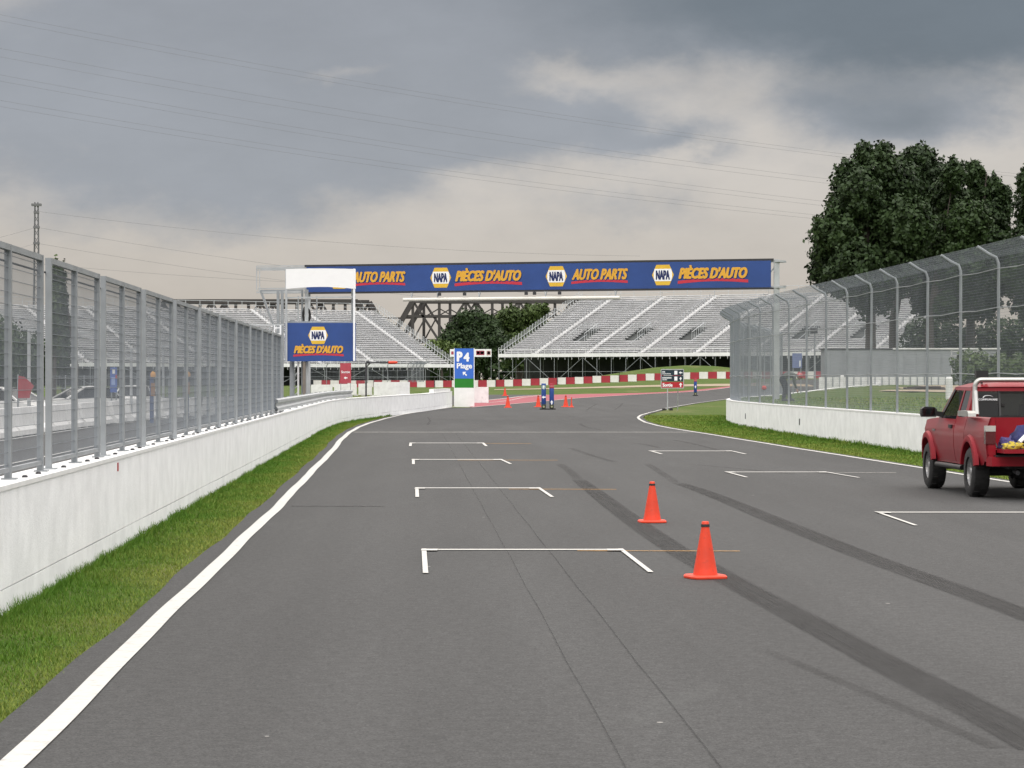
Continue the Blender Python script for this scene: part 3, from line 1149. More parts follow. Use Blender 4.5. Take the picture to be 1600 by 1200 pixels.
post_me = None
wire_me = None
z0, z1 = 0.985, 2.89
for k in range(-1, 11):
    y0 = 19.95 + 4.27 * k
    base = fence_pt(y0, 0)
    e = fence_pt(y0 + 3.72, 0)
    ang = math.atan2(-(e.x - base.x), e.y - base.y)
    o = ORG[fl_root.name]
    if post_me is None:
        m = MB(); m.span((-0.028, -0.028, z0), (0.028, 0.028, z1)); m.span((-0.05, -0.06, z0), (0.07, 0.06, z0 + 0.012)); post_me = m.mesh('post')
        m = MB()
        m.span((-0.025, 0.028, z1 - 0.05), (0.025, 3.692, z1)); rail_me = m.mesh('top_rail')
        m = MB()
        m.span((-0.02, 0.028, z0 + 0.06), (0.02, 3.692, z0 + 0.095)); rail2_me = m.mesh('bottom_rail')
        m = MB()
        r = 0.0016
        for i in range(1, 70):
            y = 3.72 * i / 70
            m.bar((0, y, z0 + 0.1), (0, y, z1 - 0.06), 2 * r, 2 * r, (0, 1, 0))
        for i in range(18):
            z = z0 + 0.12 + i * 0.1
            m.bar((0.003, 0.03, z), (0.003, 3.69, z), 0.005, 0.005)
        wire_me = m.mesh('wire_mesh', fix=False)
        m = MB()
        m.tube([(-0.03, -0.26, z1 - 0.13), (-0.03, 4.0, z1 - 0.135)], 0.009, 6)
        cab_me = m.mesh('cable')
        m = MB()
        m.lathe((0, 0, z0), [(0.0, 0), (0.024, 0), (0.024, 0.012), (0.012, 0.02), (0.0, 0.02)], 8, cap=False)
        bolt_me = m.mesh('anchor_bolt')
    for nm, me, dy, mt in (('post', post_me, 0, GALV), ('post', post_me, 1.84, GALV), ('post', post_me, 3.72, GALV), ('top_rail', rail_me, 0, GALV), ('bottom_rail', rail2_me, 0, GALV),
                           ('wire_mesh', wire_me, 0, WIRE), ('cable', cab_me, 0, DARKM), ('anchor_bolt', bolt_me, 0.5, DARKM), ('anchor_bolt', bolt_me, 2.3, DARKM), ('anchor_bolt', bolt_me, 3.1, DARKM)):
        ofx = 0.07 if nm == 'anchor_bolt' else 0.0
        p = base + (e - base).normalized() * dy + Vector((ofx, 0, 0)) - o
        q = link(nm, me, mt, fl_root, p)
        q.rotation_euler = (0, 0, ang)

# ------------------------------------------------------------------ guardrail behind the wall after the fence
gr = thing('guardrail', 'grey steel guardrail on top of the left wall below the tower', 'guardrail', (interp(L_WALL, 64) - 0.2, 64, 0.985))
prof = [(0.0, 0.0), (0.05, 0.03), (0.05, 0.09), (0.0, 0.13), (0.0, 0.18), (0.05, 0.22), (0.05, 0.28), (0.0, 0.31)]
rows = []
for y in np.arange(63.5, 116, 1.5):
    x = interp(L_WALL, y) - 0.12
    rows.append([Vector((x + a, y, 1.02 + b)) for a, b in prof])
mb = MB(); mb.grid(rows); mb.build('rail', GALV_L, gr, smooth=True)
for y in np.arange(64, 116, 4.0):
    mb = MB(); mb.box((interp(L_WALL, y) - 0.2, y, 1.16), (0.1, 0.14, 0.36)); mb.build('post', GALV, gr)


# ------------------------------------------------------------------ curved debris fences
def debris_fence(root, path, z0f, hv, over, rise, step, inward, wire_w=0.0016, cell=0.06, post_r=0.035, wires=True, hcell=None):
    """posts with inward curved tops, wire mesh following the same profile, and two cables"""
    P = [Vector(p) for p in path]
    seg = [0.0]
    for a, b in zip(P[:-1], P[1:]):
        seg.append(seg[-1] + (b - a).length)

    def pos(s):
        for i in range(len(P) - 1):
            if s <= seg[i + 1] or i == len(P) - 2:
                t = (s - seg[i]) / (seg[i + 1] - seg[i])
                return P[i].lerp(P[i + 1], t)

    prof = [(0, 0), (0, hv * 0.5), (0, hv), (0.05 * over / 0.45, hv + 0.5 * rise), (0.22 * over / 0.45, hv + 0.8 * rise), (over, hv + 0.8 * rise + 0.55 * rise)]
    n = int(seg[-1] // step)
    pts = [pos(i * step) for i in range(n + 1)]
    o = ORG[root.name]
    for i, p in enumerate(pts):
        d = (pts[min(i + 1, n)] - pts[max(i - 1, 0)]); d.z = 0; d.normalize()
        inn = Vector((-d.y, d.x, 0)) * inward
        mb = MB()
        jit = random.uniform(-0.03, 0.03)
        mb.tube([p + inn * (a + jit * b / 4) + Vector((0, 0, b)) for a, b in prof], post_r, 7)
        mb.build('post', GALV, root, smooth=True)
        if i == n:
            break
        q = pts[i + 1]
        d = (q - p); L = d.length; dz = d.z; d = d / L
        dn = Vector((d.x, d.y, 0)).normalized()
        inn = Vector((-dn.y, dn.x, 0)) * inward
        if wires:
            mb = MB()
            nv = int(L / cell)
            for k in range(nv + 1):
                b0 = p + d * (L * k / nv)
                sag = 0.05 * math.sin(math.pi * k / nv)
                pl = [b0 + inn * (a + 0.02) + Vector((0, 0, b - (sag if j == len(prof) - 1 else 0))) for j, (a, b) in enumerate(prof[:1] + prof[2:])]
                for s, e in zip(pl[:-1], pl[1:]):
                    mb.bar(s, e, 2 * wire_w, 2 * wire_w, dn)
            tot = 0
            hs = []
            for (a0, b0), (a1, b1) in zip(prof[:-1], prof[1:]):
                l = math.hypot(a1 - a0, b1 - b0)
                m_ = max(1, int(l / (hcell or cell)))
                hs += [(a0 + (a1 - a0) * k / m_, b0 + (b1 - b0) * k / m_) for k in range(m_)]
            hs.append(prof[-1])
            for a, b in hs:
                s_ = p + inn * (a + 0.022) + Vector((0, 0, b))
                e_ = q + inn * (a + 0.022) + Vector((0, 0, b))
                mb.bar(s_, e_, 2 * wire_w, 2 * wire_w)
            mb.build('wire_mesh', WIRE, root, fix=False)
        for zc in (hv * 0.30, hv * 0.72, hv * 0.97):
            mb = MB()
            mid = p.lerp(q, 0.5) + Vector((0, 0, zc - 0.03)) + inn * 0.05
            mb.tube([p + Vector((0, 0, zc)) + inn * 0.05, mid, q + Vector((0, 0, zc)) + inn * 0.05], 0.011, 5)
            mb.build('cable', GALV, root)


fr = thing('debris_fence', 'tall wire mesh fence with curved post tops on the right wall', 'fence', (interp(R_WALL, 64) + 0.16, 64, 0.94))
path = [(interp(R_WALL, y) + 0.17, y, 0.94 + float(g(interp(R_WALL, y), y))) for y in list(np.arange(40.8, 96, 3)) + list(np.arange(97, 132, 1.0)) + list(np.arange(132, 153, 4.0))]
debris_fence(fr, path, 0.94, 3.28, 0.45, 0.27, 3.95, 1)
fb = thing('debris_fence', 'low curved mesh fence on far white blocks below the blue advertising board', 'fence', pt(485, 601, 236))
a, b = pt(478, 600.5, 232), pt(640, 597, 236)
debris_fence(fb, [a, a.lerp(b, 0.5), b, b + Vector((1.2, 9, 0.0))], 0, 1.45, 0.55, 0.3, 1.9, -1, 0.004, 0.12)

# ------------------------------------------------------------------ far red and white barrier
bz = thing('crash_barrier', 'long red and white striped barrier across the far end of the track', 'barrier', at(820, 603))
bw = MB(); bw.box((0, 0, 0.46), (1.11, 0.7, 0.88)); blk = bw.mesh('barrier_block')
pA, pB = Vector((-26.0, 352, 0)), Vector((48.0, 343, 0))
n = int((pB - pA).length / 1.13)
ang = math.atan2(pB.y - pA.y, pB.x - pA.x)
me_r, me_w = blk.copy(), blk.copy()
me_r.materials.append(BARR); me_w.materials.append(BARW)
for i in range(n):
    p = pA + (pB - pA) * (i + 0.5) / n
    p.z = float(g(p.x, p.y)) + random.uniform(-0.025, 0.025)
    p.y += random.uniform(-0.05, 0.05)
    o = link('barrier_block', me_r if i % 2 else me_w, None, bz, p - ORG[bz.name])
    o.rotation_euler = (0, 0, ang + random.uniform(-0.02, 0.02))
mb = MB()
for i in range(0, n, 7):
    p = pA + (pB - pA) * i / n
    z = float(g(p.x, p.y))
    mb.bar((p.x, p.y - 0.5, z), (p.x, p.y - 0.5, z + 1.2), 0.07)
mb.build('strap_posts', DARKM, bz)


# ------------------------------------------------------------------ grandstands
def grandstand(label, P0, u, b, L, rows, rise, run, aisles, vents, zg, end0=True, name='grandstand', dark=True):
    P0, u, b = Vector(P0), Vector((*u, 0)).normalized(), Vector((*b, 0)).normalized()
    root = thing(name, label, 'grandstand', (P0.x, P0.y, zg))
    def P(s, t, z): return P0 + u * s + b * t + Vector((0, 0, z))
    def hx(mb, s0, s1, t0, t1, za, zb):
        mb.hexa([P(s0, t0, za), P(s1, t0, za), P(s1, t1, za), P(s0, t1, za), P(s0, t0, zb), P(s1, t0, zb), P(s1, t1, zb), P(s0, t1, zb)])
    aw = 0.5
    edges = [0.0]
    for a in aisles:
        edges += [a - aw, a + aw]
    edges.append(L)
    secs = [(edges[i], edges[i + 1]) for i in range(0, len(edges), 2)]
    vr = range(7, 13)
    for s0, s1 in secs:
        if s1 - s0 < 0.3:
            continue
        seat, tread = MB(), MB()
        for r in range(rows):
            z, t = r * rise, r * run
            parts = [(s0, s1)]
            for v in vents:
                if r in vr:
                    w0, w1 = v - 1.3, v + 1.3
                    nw = []
                    for q0, q1 in parts:
                        if w1 <= q0 or w0 >= q1:
                            nw.append((q0, q1))
                        else:
                            if w0 > q0: nw.append((q0, w0))
                            if w1 < q1: nw.append((w1, q1))
                    parts = nw
            for q0, q1 in parts:
                if q1 - q0 < 0.05:
                    continue
                hx(tread, q0, q1, t + 0.0, t + run * 0.55, z - 0.035, z)
                hx(seat, q0, q1, t + run * 0.62, t + run * 0.98, z + 0.34, z + 0.39)      # bench plank
                hx(seat, q0, q1, t + run * 0.985, t + run * 0.985 + 0.03, z + 0.19, z + 0.335)  # riser board below the plank
        so = seat.build('seating_block', SEATM, root, fix=False)
        tread.build('tread_boards', SEATD, so, fix=False)
    for a in aisles:
        st = MB()
        for r in range(rows):
            z, t = r * rise, r * run
            hx(st, a - aw + 0.04, a + aw - 0.30, t, t + run / 2 + 0.04, z + 0.02, z + 0.16)
            hx(st, a - aw + 0.30, a + aw - 0.04, t + run / 2, t + run, z + 0.19, z + 0.33)
        so = st.build('aisle_steps', STEPM, root, fix=False)
        rl = MB()
        for r in range(1, rows, 2):
            rl.bar(P(a, r * run, r * rise - 0.05), P(a, r * run, r * rise + 1.0), 0.05)
        rl.bar(P(a, run, rise + 0.95), P(a, (rows - 1) * run, (rows - 1) * rise + 0.95), 0.03)
        rl.build('aisle_rail', GALV, so, fix=False)
    for v in vents:
        q = MB()
        zt, tt = 7 * rise, 7 * run
        q.hexa([P(v - 1.3, tt, zt - 0.3), P(v + 1.3, tt, zt - 0.3), P(v + 1.3, tt + 3.2, zt - 0.3), P(v - 1.3, tt + 3.2, zt - 0.3),
                P(v - 1.3, tt, zt - 0.2), P(v + 1.3, tt, zt - 0.2), P(v + 1.3, tt + 3.2, zt - 0.2), P(v - 1.3, tt + 3.2, zt - 0.2)])
        hx(q, v - 1.3, v + 1.3, tt + 5 * run - 0.06, tt + 5 * run, zt - 0.2, zt + 5 * rise)
        vo = q.build('stair_opening', STAND_SHADE, root)
        q = MB()
        for sx in (-1.34, 1.34):
            for k in range(7):
                t = tt + k * run * 5 / 6
                z = zt + k * rise * 5 / 6
                q.bar(P(v + sx, t, z), P(v + sx, t, z + 1.25), 0.05)
            q.bar(P(v + sx, tt, zt + 1.25), P(v + sx, tt + 5 * run, zt + 5 * rise + 1.25), 0.06)
        for k in range(10):
            sx = -1.34 + 2.68 * k / 9
            q.bar(P(v + sx, tt + 5 * run, zt + 5 * rise), P(v + sx, tt + 5 * run, zt + 5 * rise + 1.25), 0.045)
        q.bar(P(v - 1.34, tt + 5 * run, zt + 5 * rise + 1.25), P(v + 1.34, tt + 5 * run, zt + 5 * rise + 1.25), 0.06)
        q.build('opening_rail', GALV_L, vo, fix=False)
    # end railings, front and back railings
    for s in (0.0, L):
        q = MB()
        for r in range(rows):
            t, z = r * run, r * rise
            q.bar(P(s, t, z - 0.3), P(s, t, z + 1.3), 0.09)
            q.bar(P(s, t, z + 1.3), P(s, t + run * 0.55, z + 1.3), 0.06)
            q.bar(P(s, t + run * 0.55, z + 0.6), P(s, t + run * 0.55, z + 1.3), 0.05)
        q.bar(P(s, 0, 0.55), P(s, rows * run, rows * rise + 0.55), 0.05)
        q.build('end_rail', GALV_L, root, fix=False)
    q = MB()
    k = 0.0
    while k <= L:
        q.bar(P(k, -0.05, -0.5), P(k, -0.05, 1.0), 0.05)
        k += 1.2
    q.bar(P(0, -0.05, 1.0), P(L, -0.05, 1.0), 0.06)
    hx(q, 0, L, -0.1, -0.04, -0.12, 0.40)
    q.build('front_rail', SEATM, root, fix=False)
    q = MB()
    k = 0.0
    tb, zb = rows * run + 0.2, rows * rise
    while k <= L:
        q.bar(P(k, tb, zb - 0.4), P(k, tb, zb + 1.2), 0.07)
        k += 2.4
    q.bar(P(0, tb, zb + 1.2), P(L, tb, zb + 1.2), 0.07)
    q.bar(P(0, tb, zb + 0.6), P(L, tb, zb + 0.6), 0.05)
    q.build('back_rail', GALV_L, root, fix=False)
    # scaffold below
    q = MB()
    k = 0.0
    while k <= L + 0.01:
        for j, t in enumerate(np.linspace(0.1, rows * run, 6)):
            zt = t / run * rise - 0.2
            p = P(k, t, zt)
            q.bar((p.x, p.y, float(g(p.x, p.y))), p, 0.07)
        q.bar(P(k, 0.1, -0.25), P(k, rows * run, rows * rise - 0.45), 0.12)
        k += 2.5
    k = 0.0
    i = 0
    while k < L - 2.5:
        zz = P0.z - zg
        a_, b_ = (k, k + 5.0) if i % 2 else (k + 5.0, k)
        q.bar(P(a_, 0.1, -0.2), P(b_, 0.1, -zz + 0.2), 0.06)
        q.bar(P(k, 0.1, -zz * 0.55), P(min(L, k + 5), 0.1, -zz * 0.55), 0.05)
        k += 5.0
        i += 1
    o = q.build('scaffold', GALV, root, fix=False)
    if dark:  # upright and sloping dark sheets added as painted shade below the seating
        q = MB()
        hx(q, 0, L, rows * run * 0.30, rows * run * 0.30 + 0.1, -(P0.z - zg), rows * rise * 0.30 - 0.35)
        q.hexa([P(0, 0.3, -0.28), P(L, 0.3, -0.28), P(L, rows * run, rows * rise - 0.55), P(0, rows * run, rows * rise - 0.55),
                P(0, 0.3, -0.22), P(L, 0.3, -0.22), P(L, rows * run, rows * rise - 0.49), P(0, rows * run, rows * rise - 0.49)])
        q.build('shade_sheet', STAND_SHADE, root)
    return root


ur, br = (0.815, -0.58), (0.58, 0.815)
grandstand('big grandstand right of the central trees with rows of grey benches and stair openings', pt(779, 557, 400), ur, br, 66.0, 30, 0.307, 0.735,
           [6.0 + 9.3 * k for k in range(7)], [10.6 + 9.3 * k for k in range(6)], float(g(0, 400)))
ul, bl = (-0.815, -0.58), (-0.58, 0.815)
grandstand('grey bench grandstand left of the trees, partly behind the advertising board', pt(709, 573, 402), ul, bl, 66.0, 29, 0.30, 0.735,
           [4.0 + 9.3 * k for k in range(7)], [], float(g(-10, 402)))

# ------------------------------------------------------------------ steel truss bridge far behind
def truss(name, label, Y, x_px0, x_px1, y_top, y_bot, slope_left, slope_right, panels, mid=True):
    k = Y / F
    xa, xb = (x_px0 - 800) * k, (x_px1 - 800) * k
    zt, zb = H + (HZ - y_top) * k, H + (HZ - y_bot) * k
    root = thing(name, label, 'bridge', (xa, Y, 0.8))
    for pl, (dy, dx) in enumerate(((0, 0), (9, 3.4))):
        q = MB()
        w = 1.35
        x0 = xa + (slope_left * k) + dx
        x1 = xb - (slope_right * k) + dx
        V = lambda x, z: Vector((x, Y + dy, z))
        q.bar(V(x0, zt), V(x1, zt), w, w * 1.1)
        q.bar(V(xa + dx, zb), V(xb + dx, zb), w, w)
        ch = q.build('chord', BRIDGE, root)
        if slope_left:
            e = MB(); e.bar(V(xa + dx, zb), V(x0, zt), w * 1.3, w * 1.3); e.build('end_post', BRIDGE, root)
        if slope_right:
            e = MB(); e.bar(V(xb + dx, zb), V(x1, zt), w * 1.3, w * 1.3); e.build('end_post', BRIDGE, root)
        n = panels
        xs = [x0 + (x1 - x0) * i / n for i in range(n + 1)]
        zm = zb + (zt - zb) * 0.62
        for i, x in enumerate(xs):
            e = MB(); e.bar(V(x, zb), V(x, zt), 0.95); e.build('vertical', BRIDGE, root)
        e = MB()
        for i in range(n):
            a, b_ = xs[i], xs[i + 1]
            m_ = (a + b_) / 2
            e.bar(V(a, zb if i % 2 else zt), V(b_, zt if i % 2 else zb), 0.8)
            e.bar(V(m_, zm if mid else zb), V(b_ if i % 2 else a, zb), 0.5)
            e.bar(V(m_, zm), V(a if i % 2 else b_, zm + (zt - zm) * 0.5), 0.4)
        if mid:
            e.bar(V(x0 - slope_left * k * 0.3, zm), V(x1, zm), 0.8)
        e.build('diagonals', BRIDGE, root)
    e = MB()
    n = panels * 1
    for i in range(n + 1):
        x = xa + slope_left * k + (xb - xa - (slope_left + slope_right) * k) * i / n
        e.bar((x, Y, zt), (x + 3.4, Y + 9, zt), 0.4)
        e.bar((x, Y, zb), (x + 3.4, Y + 9, zb), 0.4)
    e.build('cross_beams', BRIDGE, root)
    e = MB()
    for x in (xa + 0.5, xb - 0.5):
        e.hexa([Vector((x - 2.5, Y - 1, 0)), Vector((x + 2.5, Y - 1, 0)), Vector((x + 5, Y + 11, 0)), Vector((x, Y + 11, 0)),
                Vector((x - 1.8, Y - 1, zb - 0.5)), Vector((x + 1.8, Y - 1, zb - 0.5)), Vector((x + 4.8, Y + 11, zb - 0.5)), Vector((x, Y + 11, zb - 0.5))])
    e.build('pier', M('old_stone', (0.22, 0.21, 0.2), 0.9, 0, 0.2, 0.3), root)
    return root


truss('truss_bridge', 'dark steel truss bridge span rising behind the central trees', 900, 609, 1010, 470, 533, 36, 34, 8)
truss('truss_bridge', 'flat topped steel bridge span behind the left grandstand', 900, 254, 599, 471, 533, 0, 40, 8)
lk = MB()
k = 900 / F
lk.bar(Vector(pt(585, 497, 905)), Vector(pt(650, 497, 905)), 0.5)
single('bridge_cable', lk, BRIDGE, 'thin horizontal beam joining the two far bridge spans', 'beam', pt(585, 497, 905))

# ------------------------------------------------------------------ trees
def mv(c, dx, dy): return [(a[0] + dx, a[1] + dy, *a[2:]) for a in c]


TG = 'tall dark trees behind the right fence'
tA = [(1370, 268, 36, 42), (1338, 305, 45), (1403, 292, 42), (1306, 362, 40), (1360, 350, 58), (1412, 350, 46), (1293, 400, 28), (1335, 420, 50), (1395, 415, 50), (1284, 425, 22), (1362, 455, 40), (1300, 438, 22), (1325, 268, 20), (1350, 243, 16, 22), (1383, 240, 14, 20)]
tree('tree', 'broad dark tree at the left end of the tall row behind the fence', 277, tA, 48000, 0.24, LEAF_D, None, (pt(1360, 545, 277).x, 277, 1.2), TG, 0.51, dy=0.8)
tB = [(1432, 258, 30, 32), (1452, 280, 30, 34), (1440, 330, 50), (1462, 380, 48), (1435, 410, 45), (1465, 445, 34), (1420, 262, 20), (1445, 470, 22)]
tree('tree', 'second tall tree from the left in the row, rounded crown', 287, tB, 36000, 0.24, LEAF_D, None, (pt(1396, 545, 287).x, 287, 1.2), TG, 0.48, dy=0.8)
tC = [(1490, 274, 20, 26), (1484, 310, 30), (1505, 350, 40), (1488, 390, 42), (1510, 420, 42), (1490, 455, 40), (1475, 480, 22)]
tree('tree', 'narrow pointed tree third from the left in the row', 280, tC, 30000, 0.24, LEAF_D, None, (pt(1452, 545, 280).x, 280, 1.2), TG, 0.44, dy=0.9)
tD = [(1522, 272, 17, 22), (1532, 300, 24, 30), (1555, 296, 13, 22), (1548, 340, 32), (1560, 390, 32), (1545, 430, 40), (1570, 425, 28), (1530, 470, 30), (1572, 305, 10, 16)]
tree('tree', 'uneven loose tree in the row with pale gaps at its right edge', 290, tD, 27000, 0.24, LEAF_D, None, (pt(1516, 545, 290).x, 290, 1.2), TG, 0.48, dy=0.9)
tE = [(1612, 285, 24, 30), (1625, 330, 42), (1606, 380, 30), (1640, 400, 55), (1600, 430, 36), (1620, 470, 40), (1650, 300, 40)]
tree('tree', 'tall dark tree at the right edge of the picture', 277, tE, 27000, 0.24, LEAF_D, None, (pt(1618, 545, 277).x, 277, 1.2), TG, 0.51, dy=0.9)
tF = [(742, 506, 24, 24), (715, 518, 20), (765, 515, 22), (735, 535, 30), (775, 538, 24), (703, 533, 18), (750, 552, 26), (720, 555, 24), (725, 500, 14)]
tree('tree', 'dark round tree between the two grandstands in front of the bridge', 430, tF, 16000, 0.27, LEAF_D, None, (pt(742, 585, 430).x, 430, 0.9), 'trees between the grandstands', 0.5)
tH = [(800, 498, 22, 20), (832, 490, 18, 16), (822, 515, 26), (795, 522, 24), (785, 500, 14), (850, 483, 10), (812, 545, 30), (840, 500, 16)]
tree('tree', 'lighter green tree beside the right grandstand in front of the bridge', 445, tH, 14000, 0.27, LEAF_M, None, (pt(812, 585, 445).x, 445, 0.9), 'trees between the grandstands', 0.5)
bsh = [(676, 541, 13, 9), (692, 543, 14, 12), (708, 549, 14, 14), (665, 548, 10, 8), (690, 560, 16, 14)]
tree('bush', 'low bright green bush left of the dark central tree', 425, bsh, 2600, 0.3, LEAF_B, None, (pt(690, 585, 425).x, 425, 0.9), None, 0.2, 'bush')
for i, (c, lab) in enumerate((([(84, 480, 9, 60), (86, 435, 6, 34), (83, 540, 10, 50)], 'slim column shaped evergreen seen through the left fence, paler left one'),
                              ([(98, 500, 11, 55), (97, 450, 7, 40), (99, 555, 12, 50)], 'dark column shaped evergreen seen through the left fence, right one'))):
    tree('evergreen_tree', lab, 190 + 6 * i, c, 2600, 0.17, LEAF_D if i else LEAF_M, None, (pt(c[0][0], 610, 190).x, 190 + 6 * i, 0.2), 'column evergreens', 0.14, limbs=False)


def hedge(label, Y, x0, x1, ytop, ybot, n, size, mat, jitter=5, name='hedge', depth=2.5):
    rng = np.random.default_rng(int(x0 + 999))
    k = Y / F
    base = Vector((((x0 + x1) / 2 - 800) * k, Y, float(g(((x0 + x1) / 2 - 800) * k, Y))))
    cl = []
    m = max(3, int((x1 - x0) / ((ybot - ytop) * 0.55)))
    for i in range(m):
        px = x0 + (x1 - x0) * (i + 0.5) / m
        top = ytop + rng.uniform(-jitter, jitter)
        hh = (ybot - top)
        p = pt(px, top + hh * 0.5, Y) - base
        cl.append((tuple(p), (x1 - x0) / m * 0.8 * k, depth, hh * 0.52 * k))
    return tag(link(name, leaf_mesh('foliage', cl, n, size, rng, 0.5), mat, None, base), label, name)


hedge('clipped dark green hedge seen through the left end of the left fence', 118, -60, 24, 502, 612, 9000, 0.10, LEAF_D)
hedge('lower dark hedge behind the parked cars, beyond the left fence', 122, 24, 62, 520, 612, 3500, 0.10, LEAF_D)
hedge('green shrub on the right edge behind the roof of the pickup truck', 140, 1500, 1640, 552, 605, 5000, 0.12, LEAF_M)
hedge('dark shrubs growing behind the long grey container', 300, 1420, 1660, 505, 570, 9000, 0.24, LEAF_D, 12)
o = hedge('dark woodland far behind the grandstands', 520, 560, 1180, 548, 600, 9000, 0.55, LEAF_D, 5, 'woodland', 6)
o['kind'] = 'stuff'
o = hedge('dark woodland far behind the left grandstand', 640, -60, 560, 566, 602, 6000, 0.65, LEAF_D, 4, 'woodland', 6)
o['kind'] = 'stuff'
o = hedge('dark woodland far behind the trees on the right', 560, 1180, 1700, 545, 600, 6000, 0.65, LEAF_D, 5, 'woodland', 6)
o['kind'] = 'stuff'

# ------------------------------------------------------------------ banner gantry over the track
gl, grr = Vector((-9.62, 125.8, 0)), Vector((11.67, 119.0, 0))
gu = (grr - gl).normalized()
zb, zt = 5.86, 7.04
gan = thing('banner_gantry', 'long blue advertising banner on a steel gantry spanning the track', 'gantry', (gl.x, gl.y, 0))
GW = (grr - gl).length
PLB = Plane((gl.x, gl.y, zb), gu, (0, 0, 1))
mb = MB(); mb.prism(PLB, [(0, 0), (GW - 0.22, 0), (GW - 0.22, zt - zb), (0, zt - zb)], -0.06, 0.0)
ban = mb.build('banner', BLUE, gan)
wpx = GW / 732.0
def bx(px): return (px - 478) * wpx
for px, body, x0, x1 in ((620 - 90, 'AUTO PARTS', 553, 640), (696, "PIÈCES D'AUTO", 719, 825), (878, 'AUTO PARTS', 902, 989), (1041.5, "PIÈCES D'AUTO", 1065, 1170)):
    if px < 600:
        px = 532
    hexlogo(gan, PLB, bx(px), 0.60, 33 * wpx, 30 * wpx, 0.006)
    slogan(gan, PLB, body, bx(x0), 0.44, (x1 - x0) * wpx - 0.10, 0.46 if body[0] == 'A' else 0.56, 0.006)
mb = MB()
mb.bar(PLB.p(-0.1, zt - zb + 0.05, -0.05), PLB.p(GW - 0.1, zt - zb + 0.05, -0.05), 0.09)
mb.build('top_rail', DARKM, gan)
mb = MB()
mb.bar(PLB.p(-0.1, -0.05, -0.05), PLB.p(GW - 0.1, -0.05, -0.05), 0.08)
mb.build('bottom_rail', DARKM, gan)
# box truss behind the banner
mb = MB()
for zz in (0.02, zt - zb - 0.02):
    mb.bar(PLB.p(-2.6, zz, -0.75), PLB.p(GW + 0.3, zz, -0.75), 0.10)
    mb.bar(PLB.p(-2.6, zz, -0.18), PLB.p(GW + 0.3, zz, -0.18), 0.08)
n = 24
for i in range(n):
    a, c = GW * i / n, GW * (i + 1) / n
    mb.bar(PLB.p(a, 0.02, -0.75), PLB.p(c, zt - zb, -0.75), 0.05)
    mb.bar(PLB.p(a, 0.02, -0.18), PLB.p(a, 0.02, -0.75), 0.05)
mb.build('truss', GALV_L, gan)
for x, zz in ((GW - 0.02, 7.1), (-0.05, 7.15)):
    p = PLB.p(x, 0, -0.3)
    mb = MB(); mb.box((p.x, p.y, zz / 2), (0.24, 0.24, zz)); mb.build('post', GALV_L, gan)
# open end frame left of the banner
mb = MB()
A0, A1 = PLB.p(-2.6, 0, -0.18), PLB.p(0, 0, -0.18)
def ea(t, dz): 
    p = A0.lerp(A1, t); p.z = dz; return p
for z in (7.12, 7.02, 6.93):
    mb.bar(ea(0, z), ea(1, z - 0.02), 0.045)
for z in (6.06, 5.98):
    mb.bar(ea(0.03, z), ea(1, z), 0.05)
mb.bar(ea(0, 7.12), ea(0, 5.98), 0.045)
mb.bar(ea(0.06, 6.9), ea(0.06, 6.0), 0.04)
mb.bar(ea(0.88, 7.12), ea(0.88, 6.0), 0.05)
mb.build('end_frame', GALV_L, gan)
mb = MB()
mb.bar(ea(0.08, 5.96), ea(0.35, 4.2), 0.09)
mb.bar(ea(0.42, 5.96), ea(0.42, 3.6), 0.13)
mb.bar(ea(0.50, 5.96), ea(0.50, 0.0), 0.13)
mb.bar(ea(0.08, 5.96), ea(0.9, 5.96), 0.07)
mb.build('brace', GALV, gan)
# tube under the banner with hooks, and small boxes
tb = MB()
ta, tc = PLB.p(bx(637), -0.40, 0.1), PLB.p(bx(977), -0.40, 0.1)
tb.tube([ta, tc], 0.085, 10)
to = tb.build('light_tube', M('tube_white', (0.72, 0.70, 0.64), 0.35, 0.0, 0.05), gan, smooth=True)
for px in (650, 692, 758, 862, 970):
    q = MB()
    q.bar(PLB.p(bx(px) - 0.05, -0.08, 0.02), PLB.p(bx(px), -0.32, 0.1), 0.03)
    q.bar(PLB.p(bx(px) + 0.05, -0.08, 0.02), PLB.p(bx(px), -0.32, 0.1), 0.03)
    q.build('hook', GALV, to)
for px in (695, 735, 832, 845, 884):
    q = MB(); p = PLB.p(bx(px), -0.17, 0.1); q.box(p, (0.16, 0.2, 0.13)); q.bar(p, p + Vector((0, 0, 0.14)), 0.04)
    q.build('camera_box', DARKM, gan)
q = MB()
for z in (0.05, 1.12):
    q.bar(PLB.p(GW, z, -0.3), PLB.p(GW + 0.42, z, -0.3), 0.05)
q.build('bracket', GALV, gan)

# ------------------------------------------------------------------ marshal tower with advertising board, left
TY = 120.0
def tp(px, py, dy=0.0):
    p = pt(px, py, TY); p.y += dy; return p


tow = thing('marshal_tower', 'steel tower with blue advertising board and blank white panel beside the left wall', 'tower', (pt(478, 620, TY).x, TY, 0))
p0, p1 = tp(445, 564.5), tp(556, 504.5)
PLT = Plane(p0, (1, 0, 0), (0, 0, 1))
bw_, bh_ = p1.x - p0.x, p1.z - p0.z
mb = MB(); mb.prism(PLT, [(0, 0), (bw_, 0), (bw_, bh_), (0, bh_)], -0.12, 0)
bd = mb.build('advertising_board', BLUE, tow)
s_ = bw_ / 111.0
hexlogo(tow, PLT, 52 * s_, 40.5 * s_, 31 * s_, 27 * s_, 0.006)
slogan(tow, PLT, "PIÈCES D'AUTO", 14 * s_, 13 * s_, 76 * s_, 13.5 * s_, 0.006)
for px in (447.5, 553.5):
    mb = MB(); a, b = tp(px, 420, -0.04), tp(px, 564, -0.04)
    mb.bar(a, b, 0.09); mb.build('board_post', SIGNW if px > 500 else GALV_L, tow)
